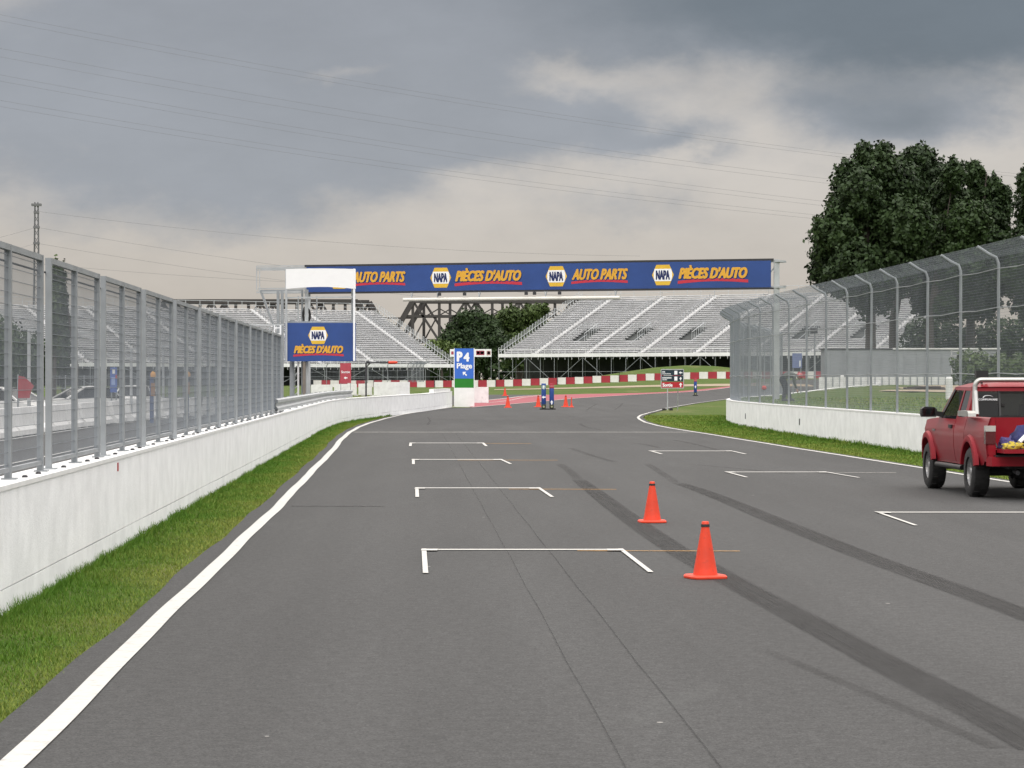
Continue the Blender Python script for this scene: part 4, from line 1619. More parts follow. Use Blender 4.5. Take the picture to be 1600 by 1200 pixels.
mb = MB()
a, b = tp(447, 451.5, -0.1), tp(556, 420.5, -0.1)
n = 10
rows = []
for t in (0, 1):
    rows.append([])
    for i in range(n + 1):
        k = i / n
        z = a.z + 0.09 * math.sin(math.pi * k) if t == 0 else b.z + 0.03 * math.sin(math.pi * k)
        rows[-1].append((a.x + (b.x - a.x) * k, z))
poly = rows[0] + rows[1][::-1]
mb.prism(Plane((0, a.y, 0), (1, 0, 0), (0, 0, 1)), poly, -0.03, 0)
mb.build('white_panel', M('canvas_white', (0.86, 0.86, 0.86), 0.6, 0, 0.02), tow)
for px, w, top, bot, mt, dy in ((478, 0.17, 452, 626, GALV_L, 0.35), (455, 0.22, 500, 626, GALV, 0.5), (470, 0.1, 452, 626, GALV, 0.8), (465.5, 0.09, 565, 626, STEPM, 0.2), (475, 0.14, 565, 626, M('brown_pole', (0.19, 0.165, 0.14), 0.7), 0.1), (550, 0.1, 450, 505, GALV, 0.3), (494, 0.06, 462, 505, GALV_L, 0.4), (465, 0.06, 462, 505, GALV_L, 0.4)):
    a = tp(px, top, dy); b = tp(px, bot, dy); b.z = 0
    if bot == 505: b = tp(px, 505, dy)
    mb = MB(); mb.tube([b, a], w / 2, 8); mb.build('pole', mt, tow, smooth=True)
mb = MB()
mb.bar(tp(447, 465, 0.1), tp(556, 464, 0.1), 0.06)
mb.bar(tp(447, 505, 0.4), tp(556, 505, 0.4), 0.08)
mb.bar(tp(380, 508, 0.4), tp(446, 507, 0.4), 0.07)
mb.bar(tp(420, 510, 0.4), tp(421, 526, 0.4), 0.07)
mb.bar(tp(447, 465, 0.1), tp(447, 465, 1.2), 0.05)
mb.build('walkway_rail', GALV_L, tow)
mb = MB()
mb.span(tuple(tp(450, 506, 0.1)), tuple(tp(552, 502, 1.4)))
mb.build('platform', GALV, tow)
lad = MB()
for px in (428.5, 438):
    lad.bar(tp(px, 508, 0.1), Vector((tp(px, 0).x, TY + 0.1, 0)), 0.075 if px > 430 else 0.05)
ld = lad.build('ladder', SIGNW, tow)
mb = MB()
z = 0.3
while z < 4.2:
    x0, x1 = tp(428.5, 0).x, tp(438, 0).x
    mb.bar((x0, TY + 0.1, z), (x1, TY + 0.1, z), 0.045)
    z += 0.27
mb.build('rung', SIGNW, ld)
mb = MB()
for zz in np.arange(0.4, 2.4, 0.3):
    mb.bar((tp(456, 0).x, TY + 0.55, zz), (tp(466, 0).x, TY + 0.25, zz + 0.22), 0.04)
mb.build('lattice_brace', GALV_L, tow)
mb = MB()
c = tp(477, 492, 0.75)
pts = [c + Vector((math.cos(t) * 0.15, 0, math.sin(t) * 0.30)) for t in np.linspace(0, 2 * math.pi, 25)]
mb.tube(pts, 0.06, 6)
single('cable_coil', mb, BLACK, 'black cable coil hanging on the tower pole above the blue board', 'cable', c - Vector((0, 0, 0.34)))

# ------------------------------------------------------------------ parking sign at the end of the left wall
PY = 168.0
def pp(px, py, dy=0.0):
    p = pt(px, py, PY); p.y += dy; return p


pz0 = float(g(-3, PY))
psn = thing('parking_sign', 'tall blue and green parking sign on a white block at the wall end', 'sign', (pp(725, 0).x, PY, pz0))
xa, xb = pp(709.5, 0).x, pp(741, 0).x
def zrow(py): return H + (HZ - py) / F * PY
mb = MB(); mb.span((xa, PY, pz0 - 0.1), (xb, PY + 0.6, zrow(606))); mb.build('white_base', WHITE, psn)
mb = MB(); mb.span((xa + 0.03, PY + 0.02, zrow(606) + 0.003), (xb - 0.03, PY + 0.5, zrow(591.5))); mb.build('green_band', GREEN, psn)
mb = MB(); mb.span((xa + 0.03, PY + 0.02, zrow(591.5) + 0.003), (xb - 0.03, PY + 0.5, zrow(544.5))); bp = mb.build('blue_panel', SKYB, psn)
mb = MB()
for x in (xa + 0.01, xb - 0.01):
    mb.span((x - 0.018, PY + 0.0, zrow(606)), (x + 0.018, PY + 0.5, zrow(544)))
mb.build('frame', SIGNW, psn)
PLP = Plane((xa, PY + 0.02, zrow(592)), (1, 0, 0), (0, 0, 1))
sc_ = (xb - xa) / 31.5
mb = MB()
letters(mb, PLP, 'P', 4.0 * sc_, 27.8 * sc_, 9.4 * sc_, 14.0 * sc_, 0, 0.006, 0.085)
letters(mb, PLP, '4', 14.6 * sc_, 27.8 * sc_, 9.6 * sc_, 12.6 * sc_, 0, 0.006, 0.085)
letters(mb, PLP, 'Plage', 4.2 * sc_, 14.0 * sc_, 24.0 * sc_, 10.4 * sc_, 0, 0.006, 0.04)
mb.build('lettering', SIGNW, bp, fix=False)
mb = MB(); arrow(mb, PLP, 16.5 * sc_, 8.2 * sc_, 8.5 * sc_, R(48), 0, 0.006, 0.22, 0.44); mb.build('arrow', SIGNW, bp)

mb = MB()
b0 = at(751, 628)
mb.box((b0[0] + 0.05, 188.3, b0[2] + 0.5), (1.1, 2.4, 1.15))
single('concrete_block', mb, WHITE2, 'white block standing just behind the blue parking sign', 'block', (b0[0], 188.3, b0[2]))

# ------------------------------------------------------------------ concrete blocks along the pit lane
blk_m = MB()
Lb = 3.85
prof = [(-0.33, 0.06), (0.33, 0.06), (0.33, 0.22), (0.2, 0.36), (0.13, 0.92), (-0.13, 0.92), (-0.2, 0.36), (-0.33, 0.22)]
blk_m.prism(Plane((0, -Lb / 2, 0), (1, 0, 0), (0, 0, 1)), prof, 0, -Lb)
for yy in (-1.2, 1.2):
    blk_m.box((0, yy, 0.03), (0.5, 0.7, 0.06))
blk_me = blk_m.mesh('concrete_block')
for i in range(16):
    y = 81 + i * 4.05
    x = interp(L_WALL, y) - 9.35 + (0.0 if y < 120 else 0)
    o = link('concrete_block', blk_me, WHITE2, None, (x, y, float(g(x, y)) - 0.02))
    o.rotation_euler = (0, 0, 0.037)
    nth = ['first', 'second', 'third', 'fourth', 'fifth', 'sixth', 'seventh', 'eighth', 'ninth', 'tenth', 'eleventh', 'twelfth', 'thirteenth', 'fourteenth', 'fifteenth', 'sixteenth'][i]
    tag(o, f'white concrete block beside the pit lane, {nth} from the near end of its row', 'block', 'white blocks along the pit lane')
far_blocks = [(486, 519, 601, 613, 240, 'long white block left of the red banner, behind the guardrail'), (522, 557, 600, 612.5, 238, 'long white block right below the red banner'),
              (560, 581, 599.5, 612, 237, 'short white block left of the orange boom post'), (584, 640, 597, 618.5, 230, 'large white block at the right end of the pit exit row')]
for x0, x1, y0, y1, Y, lab in far_blocks:
    k = Y / F
    xa_, xb_ = (x0 - 800) * k, (x1 - 800) * k
    zg = float(g((xa_ + xb_) / 2, Y))
    zt_ = H + (HZ - y0) * k
    mb = MB()
    mb.prism(Plane((xa_, Y, zg), (1, 0, 0), (0, 0, 1)), [(0, 0.08), (xb_ - xa_, 0.08), (xb_ - xa_, zt_ - zg), (0, zt_ - zg)], -0.6, 0)
    for t in np.arange(0.25, xb_ - xa_, 0.75):
        mb.span((xa_ + t, Y - 0.0 + 0.05, zg - 0.05), (xa_ + t + 0.35, Y + 0.55, zg + 0.08))
    single('concrete_block', mb, WHITE2, lab, 'block', ((xa_ + xb_) / 2, Y, zg), 'white blocks at the pit exit')

# ------------------------------------------------------------------ traffic cones
def make_cone(h, label):
    root = thing('traffic_cone', label, 'cone', (0, 0, 0), 'orange traffic cones', local=True)
    s = h / 0.51
    mb = MB()
    rb = 0.172 * s
    prof = []
    n = 24
    for z, k in ((0, 1), (0.016 * s, 1.01), (0.03 * s, 0.94)):
        ring = []
        for i in range(n):
            a = 2 * math.pi * i / n
            q = (abs(math.cos(a)) ** 5 + abs(math.sin(a)) ** 5) ** (-1 / 5)
            ring.append(Vector((math.cos(a) * rb * k * q, math.sin(a) * rb * k * q, z)))
        prof.append(ring)
    vs = [p for r in prof for p in r]
    fs = [(i * n + k, i * n + (k + 1) % n, (i + 1) * n + (k + 1) % n, (i + 1) * n + k) for i in range(2) for k in range(n)]
    fs += [tuple(range(n))[::-1], tuple(2 * n + k for k in range(n))]
    mb.add(vs, fs)
    b = mb.build('base', ORANGE, root, smooth=True)
    mb = MB(); mb.lathe((0, 0, 0), [(0.112 * s, 0.026 * s), (0.108 * s, 0.05 * s), (0.036 * s, 0.46 * s), (0.033 * s, 0.50 * s), (0.028 * s, 0.51 * s), (0.014 * s, 0.508 * s)], 28)
    mb.build('cone_body', ORANGE, root, smooth=True)
    mb = MB(); mb.lathe((0, 0, 0), [(0.0415 * s, 0.462 * s), (0.0385 * s, 0.485 * s)], 24); mb.build('black_band', BLACK, root, smooth=True)
    return root


cA = make_cone(0.51, 'nearest orange cone with a black top band, on the amber line')
x, y = fl(1102, 903.5); cA.location = (x, y, 0.004); cA.rotation_euler = (0, 0, R(18))
cB = copy_tree(cA, (*fl(1019, 816.5), 0.004), R(4), 'second orange cone with black top band, beside the dark skid marks')
far = make_cone(0.73, 'orange cone on the red run-off, lower of two right of the parking sign')
p = at(793.5, 637); far.location = p
for (px, py, lab) in ((789, 618.5, 'small orange cone on the grass, upper of two right of the parking sign'), (841, 636, 'orange cone just left of the two blue bollards'), (884, 636, 'orange cone right of the two blue bollards')):
    copy_tree(far, at(px, py), R(random.uniform(0, 80)), lab)
# folded cone with a stick
p = at(893, 636.5)
mb = MB(); mb.lathe((p[0], p[1], p[2]), [(0.15, 0), (0.15, 0.04), (0.08, 0.06), (0.03, 0.3), (0.03, 0.62)], 12)
single('marker_post', mb, ORANGE, 'slim orange marker post right of the small cone', 'marker', p, smooth=True)

# ------------------------------------------------------------------ blue bollards
def bollard(label, px, py, h, top, ang, amid, rz=0):
    p = at(px, py)
    root = thing('bollard', label, 'bollard', p, 'blue direction bollards')
    P = Vector(p)
    mb = MB(); mb.box(P + Vector((0, 0, 0.035)), (0.46, 0.46, 0.07), rz); mb.build('base_plate', BLACK, root)
    mb = MB(); mb.lathe(P, [(0.10, 0.07), (0.13, 0.1), (0.135, 0.24), (0.115, 0.30)], 14); mb.build('foot', M('bollard_foot', (0.045, 0.055, 0.03), 0.7), root, smooth=True)
    mb = MB(); mb.lathe(P + Vector((0, -0.10, 0.17)), [(0.06, 0), (0.055, 0.04)], 14, (0, -1, 0)); mb.build('foot_disc', M('foot_pale', (0.36, 0.36, 0.22), 0.7), root)
    mb = MB(); mb.lathe(P, [(0.115, 0.30), (0.135, 0.33), (0.135, h - 0.06), (0.125, h - 0.01), (0.07, h)], 18)
    bd = mb.build('body', M('bollard_blue', (0.03, 0.075, 0.28), 0.45), root, smooth=True)
    pl = Plane(P + Vector((0, -0.142, 0)), (1, 0, 0), (0, 0, 1))
    mb = MB(); arrow(mb, pl, 0, amid, 0.24, ang, -0.03, 0.004, 0.3, 0.38); mb.build('arrow', SIGNW, bd)
    if top == 'P':
        mb = MB(); mb.prism(pl, [(0.115 * math.cos(t), h - 0.22 + 0.13 * math.sin(t)) for t in np.linspace(0, 2 * math.pi, 19)[:-1]], -0.05, 0.002); mb.build('disc', M('disc_pale', (0.30, 0.42, 0.38), 0.5), bd)
        mb = MB(); letters(mb, pl, 'P', -0.05, h - 0.30, 0.10, 0.16, 0, 0.006, 0.09); mb.build('lettering', SIGNW, bd, fix=False)
    else:
        mb = MB(); mb.lathe(P, [(0.139, h - 0.26), (0.139, h - 0.06), (0.129, h), (0.05, h + 0.006)], 18); mb.build('red_cap', BARR, bd, smooth=True)
        mb = MB(); mb.lathe(P, [(0.142, h - 0.17), (0.142, h - 0.11)], 18); mb.build('pale_band', M('band_pink', (0.55, 0.2, 0.2), 0.5), bd, smooth=True)
    return root


bollard('blue bollard with a pale disc at its top and arrow pointing left', 849.5, 640, 1.52, 'P', R(90), 0.72)
bollard('blue bollard with a red cap, right one of the pair in the track', 862, 640, 1.50, 'R', 0, 0.42)
bollard('blue bollard with a red cap standing alone right of the exit sign', 1086.5, 618.5, 1.52, 'R', 0, 0.80)

# ------------------------------------------------------------------ exit direction sign
q = at(1043, 641)
sx0, sx1 = q[0] + (1033.5 - 1043) / F * q[1], q[0] + (1067.5 - 1043) / F * q[1]
sgn = thing('direction_sign', 'dark and red exit direction sign on a post at the grass tip', 'sign', q)
def sz(py): return H + (HZ - py) / F * q[1]
mb = MB(); mb.tube([Vector(q), Vector((q[0], q[1], sz(606)))], 0.032, 8); mb.build('post', GALV_L, sgn, smooth=True)
x2 = q[0] + (1059.5 - 1043) / F * q[1]
mb = MB(); mb.tube([Vector((x2, q[1] + 0.5, q[2])), Vector((x2, q[1] + 0.06, sz(604)))], 0.025, 8); mb.build('rear_post', GALV_L, sgn, smooth=True)
mb = MB()
for xx in (-0.20, 0.20):
    mb.box((q[0] + xx, q[1] + 0.1, q[2] + 0.05), (0.2, 0.3, 0.12))
mb.build('ballast', BLACK, sgn)
PLS = Plane((sx0, q[1] - 0.04, 0), (1, 0, 0), (0, 0, 1))
W_ = sx1 - sx0
for nm, ya, yb, mt in (('panel', 578, 586.6, SIGND), ('panel', 587.2, 596, SIGND), ('exit_panel', 596.8, 605.8, SIGNR)):
    mb = MB(); mb.prism(PLS, [(0, sz(yb)), (W_, sz(yb)), (W_, sz(ya)), (0, sz(ya))], -0.03, 0); o = mb.build(nm, mt, sgn)
    hh = sz(ya) - sz(yb)
    mb = MB()
    z0_ = sz(yb)
    if nm == 'panel':
        # the photograph shows two lines of print here, too small to read
        xw = 0.05
        for k, wd in enumerate((0.05, 0.03, 0.045) if ya < 580 else (0.06, 0.05, 0.06, 0.03, 0.06, 0.05, 0.055, 0.05)):
            mb.prism(PLS, [(xw, z0_ + hh * 0.52), (xw + wd, z0_ + hh * 0.52), (xw + wd * 0.9, z0_ + hh * (0.76 + 0.06 * (k % 2))), (xw, z0_ + hh * 0.74)], 0, 0.004)
            xw += wd + 0.014
        xw = 0.05
        for k, wd in enumerate((0.04, 0.03, 0.05, 0.03, 0.045, 0.05, 0.04, 0.03, 0.05) if ya < 580 else (0.04, 0.05, 0.03, 0.05, 0.04)):
            mb.prism(PLS, [(xw, z0_ + hh * 0.22), (xw + wd, z0_ + hh * 0.22), (xw + wd, z0_ + hh * (0.34 + 0.05 * (k % 2))), (xw, z0_ + hh * 0.36)], 0, 0.004)
            xw += wd + 0.014
        mb.prism(PLS, [(W_ * 0.59, z0_ + hh * 0.15), (W_ * 0.73, z0_ + hh * 0.15), (W_ * 0.73, z0_ + hh * 0.85), (W_ * 0.59, z0_ + hh * 0.85)], 0, 0.004)
        arrow(mb, PLS, W_ * 0.88, z0_ + hh * 0.5, hh * 0.62, R(90) if ya < 580 else 0, 0, 0.004, 0.26, 0.4)
    else:
        letters(mb, PLS, 'Sortie', 0.06, z0_ + hh * 0.2, W_ * 0.46, hh * 0.56, 0, 0.004, 0.06)
        arrow(mb, PLS, W_ * 0.88, z0_ + hh * 0.5, hh * 0.74, 0, 0, 0.004, 0.24, 0.4)
    mb.build('lettering', SIGNW, o, fix=False)
mb = MB()
mb.bar((sx0 - 0.02, q[1] - 0.03, sz(577.3)), (sx1 + 0.02, q[1] - 0.03, sz(577.3)), 0.05)
mb.bar((sx0 - 0.02, q[1] - 0.03, sz(606.4)), (sx1 + 0.02, q[1] - 0.03, sz(606.4)), 0.035)
for xx in (sx0 - 0.02, sx1 + 0.02):
    mb.bar((xx, q[1] - 0.03, sz(606.4)), (xx, q[1] - 0.03, sz(577.3)), 0.04)
mb.build('frame', GALV_L, sgn)

# ------------------------------------------------------------------ red pickup truck
RED = M('truck_red', (0.225, 0.007, 0.015), 0.36, 0.0, 0.06, 3.0, coat=0.18, spec=0.22)
FLARE = M('flare_red', (0.25, 0.009, 0.018), 0.5, 0.0, 0.05, 3.0, coat=0.03, spec=0.2)
CHROME = M('polished_bar', (0.42, 0.42, 0.40), 0.32, 0.8, 0.06, 8.0)
TYRE = M('tyre', (0.022, 0.022, 0.022), 0.8, 0, 0.25, 12.0)
RIM = M('alloy_rim', (0.42, 0.42, 0.42), 0.35, 0.7, 0.1, 6.0)
PLASTIC = M('black_plastic', (0.012, 0.012, 0.013), 0.45, 0, 0.1, 8.0)
TRIM = M('interior_dark', (0.018, 0.018, 0.019), 0.8, 0, 0.2, 6.0)
LAMP_R = M('lamp_red', (0.075, 0.003, 0.006), 0.25, 0, 0.05, coat=0.3)
LAMP_W = M('lamp_clear', (0.42, 0.41, 0.38), 0.25, 0, 0.05, coat=0.3)
GLASS = glass_mat('tinted_glass', (0.010, 0.012, 0.014), 0.84)
GLASS2 = glass_mat('dark_tinted_glass', (0.010, 0.010, 0.014), 0.88)


def wheel(parent, x, y, r, w, side, name='wheel', spokes=5):
    """side +1: outer face towards +y"""
    mb = MB()
    prof = [(r * 0.62, -w / 2), (r * 0.90, -w / 2), (r * 0.985, -w * 0.40), (r, -w * 0.25), (r, w * 0.25), (r * 0.985, w * 0.40), (r * 0.90, w / 2), (r * 0.62, w / 2), (r * 0.60, w * 0.2), (r * 0.60, -w * 0.2), (r * 0.62, -w / 2)]
    mb.lathe((x, y, r), prof, 32, (0, side, 0), cap=False)
    for i in range(32):
        a = 2 * math.pi * i / 32
        c = Vector((x + math.cos(a) * r, y, r + math.sin(a) * r))
        t = Vector((-math.sin(a), 0, math.cos(a)))
        o = side * w * (0.22 if i % 2 else -0.22)
        mb.bar(c - t * r * 0.045 + Vector((0, o - w * 0.15, 0)), c - t * r * 0.045 + Vector((0, o + w * 0.15, 0)), 0.012, 0.05, (t.x, t.y, t.z))
    wh = mb.build(name, TYRE, parent, smooth=True)
    mb = MB()
    f = w * 0.36
    mb.lathe((x, y, r), [(r * 0.615, f), (r * 0.57, f + 0.01), (r * 0.55, f - 0.03), (r * 0.50, -w * 0.1), (0.02, -w * 0.1)], 32, (0, side, 0), cap=False)
    mb.lathe((x, y, r), [(r * 0.18, 0), (r * 0.18, f - 0.01), (r * 0.13, f + 0.005), (0.0, f + 0.006)], 16, (0, side, 0), cap=False)
    for i in range(spokes):
        a = 2 * math.pi * i / spokes + 0.3
        d = Vector((math.cos(a), 0, math.sin(a)))
        c = Vector((x, y + side * (f - 0.022), r))
        mb.bar(c + d * r * 0.12, c + d * r * 0.57, r * 0.19, 0.03, (0, 1, 0))
    mb.build('rim', RIM, wh)
    mb = MB(); mb.lathe((x, y, r), [(r * 0.57, -w * 0.12), (0.0, -w * 0.12)], 24, (0, side, 0), cap=False)
    mb.build('brake_disc', PLASTIC, wh)
    return wh


def arch_lo(x, xas, ra, rw, base):
    v = base
    for xa in xas:
        d = abs(x - xa)
        if d < ra:
            v = max(v, rw + math.sqrt(ra * ra - d * d))
    return v


def stations(a, b, step, xas, ra):
    s = set(np.round(np.arange(a, b, step), 4)) | {a, b}
    for xa in xas:
        for t in np.linspace(0, math.pi, 19):
            x = round(xa + ra * math.cos(t), 4)
            if a < x < b:
                s.add(x)
        for e in (xa - ra - 0.002, xa + ra + 0.002):
            if a < e < b:
                s.add(round(e, 4))
    return sorted(s)


def side_grid(mb, xs, lo, hi, hw, side, nz=9, inset=0.03):
    rows = []
    for x in xs:
        z0_, z1_ = lo(x), hi(x)
        col = []
        for k in range(nz + 1):
            z = z0_ + (z1_ - z0_) * k / nz
            col.append(Vector((x, side * hw(x, z), z)))
        # turned-in lower edge
        col.insert(0, Vector((x, side * (hw(x, z0_) - inset), z0_ + 0.004)))
        rows.append(col)
    mb.grid(rows)
    # turned-in front and rear edges
    for r in (rows[0], rows[-1]):
        mb.grid([r, [p - Vector((0, side * inset, 0)) for p in r]])


def build_truck(loc, rz):
    T = thing('pickup_truck', 'red extended cab pickup truck with a metal roll bar parked at the right edge', 'pickup truck', (0, 0, 0), local=True)
    WB, RW, RA = 3.19, 0.375, 0.47
    xas = (0.0, WB)
    lo = lambda x: max(arch_lo(x, xas, RA, RW, 0.50 if -0.8 < x < 3.6 else 0.56), 0.5)

    def hi(x):
        if x < 0.44: return 1.205
        if x < 2.50: return 1.165
        t = (x - 2.5) / 1.42
        return 1.165 - 0.04 * t - 0.15 * max(0, t - 0.35) ** 2 - 0.22 * max(0, t - 0.88)

    def hw(x, z):
        w = 0.815
        if x > 3.35: w -= 0.16 * ((x - 3.35) / 0.57) ** 2
        if z < 0.78: w -= 0.045 * ((0.78 - z) / 0.28) ** 1.5
        if z > 0.96: w -= 0.05 * ((z - 0.96) / 0.22) ** 1.4
        if abs(z - 0.98) < 0.05: w += 0.007 * (1 - abs(z - 0.98) / 0.05)
        return w

    body = MB()
    for sd in (1, -1):
        for a, b in ((-1.10, 0.43), (0.455, 1.19), (2.435, 3.92)):
            side_grid(body, stations(a, b, 0.12, xas, RA), lo, hi, hw, sd)
    # bed: rail tops, inner walls, floor, front wall, rear corner posts
    for sd in (1, -1):
        rows = [[Vector((x, sd * hw(x, 1.205), 1.205)), Vector((x, sd * 0.735, 1.222)), Vector((x, sd * 0.675, 1.215)), Vector((x, sd * 0.670, 1.16)), Vector((x, sd * 0.665, 0.74))] for x in (-1.1, -0.5, 0.0, 0.43)]
        body.grid(rows)
        ring = [Vector((-1.1, sd * hw(-1.1, z), z)) for z in np.linspace(0.56, 1.205, 7)] + [Vector((-1.1, sd * 0.735, 1.222)), Vector((-1.1, sd * 0.675, 1.215)), Vector((-1.1, sd * 0.665, 0.56))]
        body.add(ring, [tuple(range(len(ring)))])
    body.grid([[Vector((x, y, 0.74)) for y in (-0.665, 0, 0.665)] for x in (-1.1, 0.43)])
    body.span((0.40, -0.66, 0.74), (0.43, 0.66, 1.20))
    # bonnet and front
    xs = np.linspace(2.46, 3.92, 14)
    body.grid([[Vector((x, y * hw(x, hi(x)), hi(x) + 0.055 * (1 - abs(y) ** 2.4))) for y in np.linspace(-1, 1, 15)] for x in xs])
    fx = 3.92
    ring = [Vector((fx, y * hw(fx, hi(fx)), hi(fx) + 0.055 * (1 - abs(y) ** 2.4))) for y in np.linspace(-1, 1, 15)]
    body.grid([ring, [Vector((fx + 0.03, p.y, 0.80)) for p in ring], [Vector((fx, p.y, 0.56)) for p in ring]])
    # cab rear lower wall and sills
    body.span((0.455, -0.76, 0.60), (0.49, 0.76, 1.20))
    for sd in (1, -1):
        body.span((0.46, sd * 0.70, 0.47), (2.72, sd * 0.765, 0.505))
    bo = body.build('body', RED, T, smooth=True)
    # doors
    for sd in (1, -1):
        mb = MB()
        side_grid(mb, stations(1.205, 2.42, 0.12, (), 1), lo, hi, lambda x, z: hw(x, z) + 0.003, sd)
        d = mb.build('door', RED, T, smooth=True)
        mb = MB(); mb.span((1.33, sd * 0.80, 1.02), (1.52, sd * 0.835, 1.075)); mb.build('handle', PLASTIC, d)
    # dark inside, wheel wells, underbody
    mb = MB()
    mb.span((0.52, -0.745, 0.50), (2.6, 0.745, 0.75))
    mb.span((0.50, -0.60, 0.42), (3.75, 0.60, 0.62))
    mb.span((-1.0, -0.45, 0.45), (0.5, 0.45, 0.70))
    mb.span((2.45, -0.55, 0.5), (3.85, 0.55, 1.0))
    for x in (0.0, WB):
        mb.tube([(x, -0.62, RW), (x, 0.62, RW)], 0.06, 8)
    mb.lathe((0, 0, RW - 0.14), [(0.05, 0), (0.15, 0.05), (0.16, 0.14), (0.12, 0.24)], 12)
    for xa in xas:
        for sd in (1, -1):
            rows = []
            for t in np.linspace(-0.15, math.pi + 0.15, 14):
                rows.append([Vector((xa + (RA + 0.01) * math.cos(t), sd * y, max(0.45, RW + (RA + 0.01) * math.sin(t)))) for y in (0.45, 0.79)])
            mb.grid(rows)
            mb.add([Vector((xa + (RA + 0.01) * math.cos(t), sd * 0.45, max(0.45, RW + (RA + 0.01) * math.sin(t)))) for t in np.linspace(0, math.pi, 14)], [tuple(range(14))])
    mb.build('underbody', TRIM, T)
    mb = MB()
    mb.tube([(-0.95, 0.35, 0.42), (-1.2, 0.36, 0.40)], 0.035, 10)
    mb.build('exhaust', DARKM, T)
    # flares
    for xa in xas:
        for sd in (1, -1):
            rows = []
            a0 = math.asin((0.5 - RW) / RA)
            for t in np.linspace(a0 - 0.05, math.pi - a0 + 0.05, 25):
                c, s = math.cos(t), math.sin(t)
                rows.append([Vector((xa + c * r, sd * (y - (0.16 * ((xa + c * r - 3.35) / 0.57) ** 2 if xa + c * r > 3.35 else 0)), RW + s * r)) for r, y in ((0.462, 0.77), (0.462, 0.862), (0.485, 0.872), (0.55, 0.858), (0.585, 0.80))])
            mb = MB(); mb.grid(rows)
            for r in (rows[0], rows[-1]):
                mb.add(r, [tuple(range(5))])
            mb.build('flare', FLARE, T, smooth=True)
    for xa in xas:
        for sd in (1, -1):
            wheel(T, xa, sd * 0.71, RW, 0.26, sd)
    # running boards
    for sd in (1, -1):
        mb = MB(); mb.tube([(0.62, sd * 0.80, 0.42), (2.55, sd * 0.80, 0.42)], 0.042, 10)
        for x in (0.8, 1.6, 2.4):
            mb.bar((x, sd * 0.80, 0.42), (x, sd * 0.6, 0.5), 0.04)
        mb.build('running_board', PLASTIC, T, smooth=True)
    # cab: pillars, roof
    ZB, ZR = 1.17, 1.665

    def S(x, z, sd, inn=0.0):
        t = (z - ZB) / (ZR - ZB)
        return Vector((x, sd * (0.765 - 0.125 * t - 0.02 * t * t - inn), z))

    def panel(mb, poly, sd, th=0.035):
        n = len(poly)
        o = [S(x, z, sd) for x, z in poly]
        i = [S(x, z, sd, th) for x, z in poly]
        mb.add(o + i, [tuple(range(n)), tuple(range(n, 2 * n))[::-1]] + [(k, (k + 1) % n, n + (k + 1) % n, n + k) for k in range(n)])

    cab = MB()
    for sd in (1, -1):
        panel(cab, [(0.46, ZB - 0.01), (0.66, ZB - 0.01), (0.74, ZR - 0.06), (0.74, ZR), (0.58, ZR)], sd)             # rear pillar
        panel(cab, [(1.17, ZB - 0.01), (1.245, ZB - 0.01), (1.245, ZR - 0.05), (1.17, ZR - 0.05)], sd)               # middle pillar
        panel(cab, [(0.70, ZR - 0.055), (2.02, ZR - 0.045), (1.93, ZR + 0.005), (0.58, ZR)], sd)                       # roof rail
        panel(cab, [(2.46, ZB - 0.01), (2.60, ZB - 0.03), (1.98, ZR), (1.90, ZR - 0.03)], sd)                         # windscreen pillar
        panel(cab, [(0.60, ZB - 0.01), (1.2, ZB - 0.01), (1.2, ZB + 0.03), (0.62, ZB + 0.03)], sd)
    rows = []
    for i, x in enumerate(np.linspace(0.56, 2.0, 15)):
        e = min(1.0, (x - 0.56) / 0.16, (2.0 - x) / 0.16)
        zc = ZR + 0.01 + 0.075 * (1 - (1 - e) ** 2)
        row = []
        for y in np.linspace(-1, 1, 17):
            w = S(x, ZR, 1).y + 0.004
            row.append(Vector((x, y * w, ZR - 0.0 + (zc - ZR) * (1 - abs(y) ** 3.2))))
        rows.append(row)
    cab.grid(rows)
    # rear wall above and beside the rear window
    rear = lambda y, z: Vector((0.46 + 0.12 * (z - ZB) / (ZR - ZB), y, z))
    for ya, yb, za, zb_ in ((-0.74, 0.74, ZB, ZB + 0.035), (-0.66, 0.66, ZR - 0.06, ZR + 0.01)):
        cab.hexa([rear(ya, za), rear(yb, za), rear(yb, za) + Vector((0.03, 0, 0)), rear(ya, za) + Vector((0.03, 0, 0)), rear(ya, zb_), rear(yb, zb_), rear(yb, zb_) + Vector((0.03, 0, 0)), rear(ya, zb_) + Vector((0.03, 0, 0))])
    for sd in (1, -1):
        cab.add([rear(sd * 0.765, ZB), rear(sd * 0.66, ZB), rear(sd * 0.58, ZR), rear(sd * 0.62, ZR)], [(0, 1, 2, 3)])
    cb = cab.build('cab', RED, T, smooth=True)
    # glass
    def pane(nm, pts, mat, par=T):
        mb = MB(); mb.add(pts, [tuple(range(len(pts)))]); return mb.build(nm, mat, par, fix=False)
    for sd in (1, -1):
        if sd < 0:
            pane('side_window', [S(x, z, sd, 0.012) for x, z in ((1.245, ZB), (2.47, ZB), (1.92, ZR - 0.04), (1.245, ZR - 0.05))], GLASS)
        else:   # driver's window wound half down
            pane('side_window', [S(x, z, sd, 0.012) for x, z in ((1.245, ZB - 0.02), (2.47, ZB - 0.02), (2.40, ZB + 0.04), (1.245, ZB + 0.04))], GLASS)
        pane('quarter_window', [S(x, z, sd, 0.010) for x, z in ((0.665, ZB + 0.03), (1.17, ZB + 0.03), (1.17, ZR - 0.05), (0.74, ZR - 0.055))], GLASS2)
        mb = MB()
        rr = [S(x, z, sd, 0.008) for x, z in ((2.30, ZB), (2.33, ZB), (2.33, ZB + 0.11), (2.30, ZB + 0.14))]
        mb.add(rr, [(0, 1, 2, 3)])
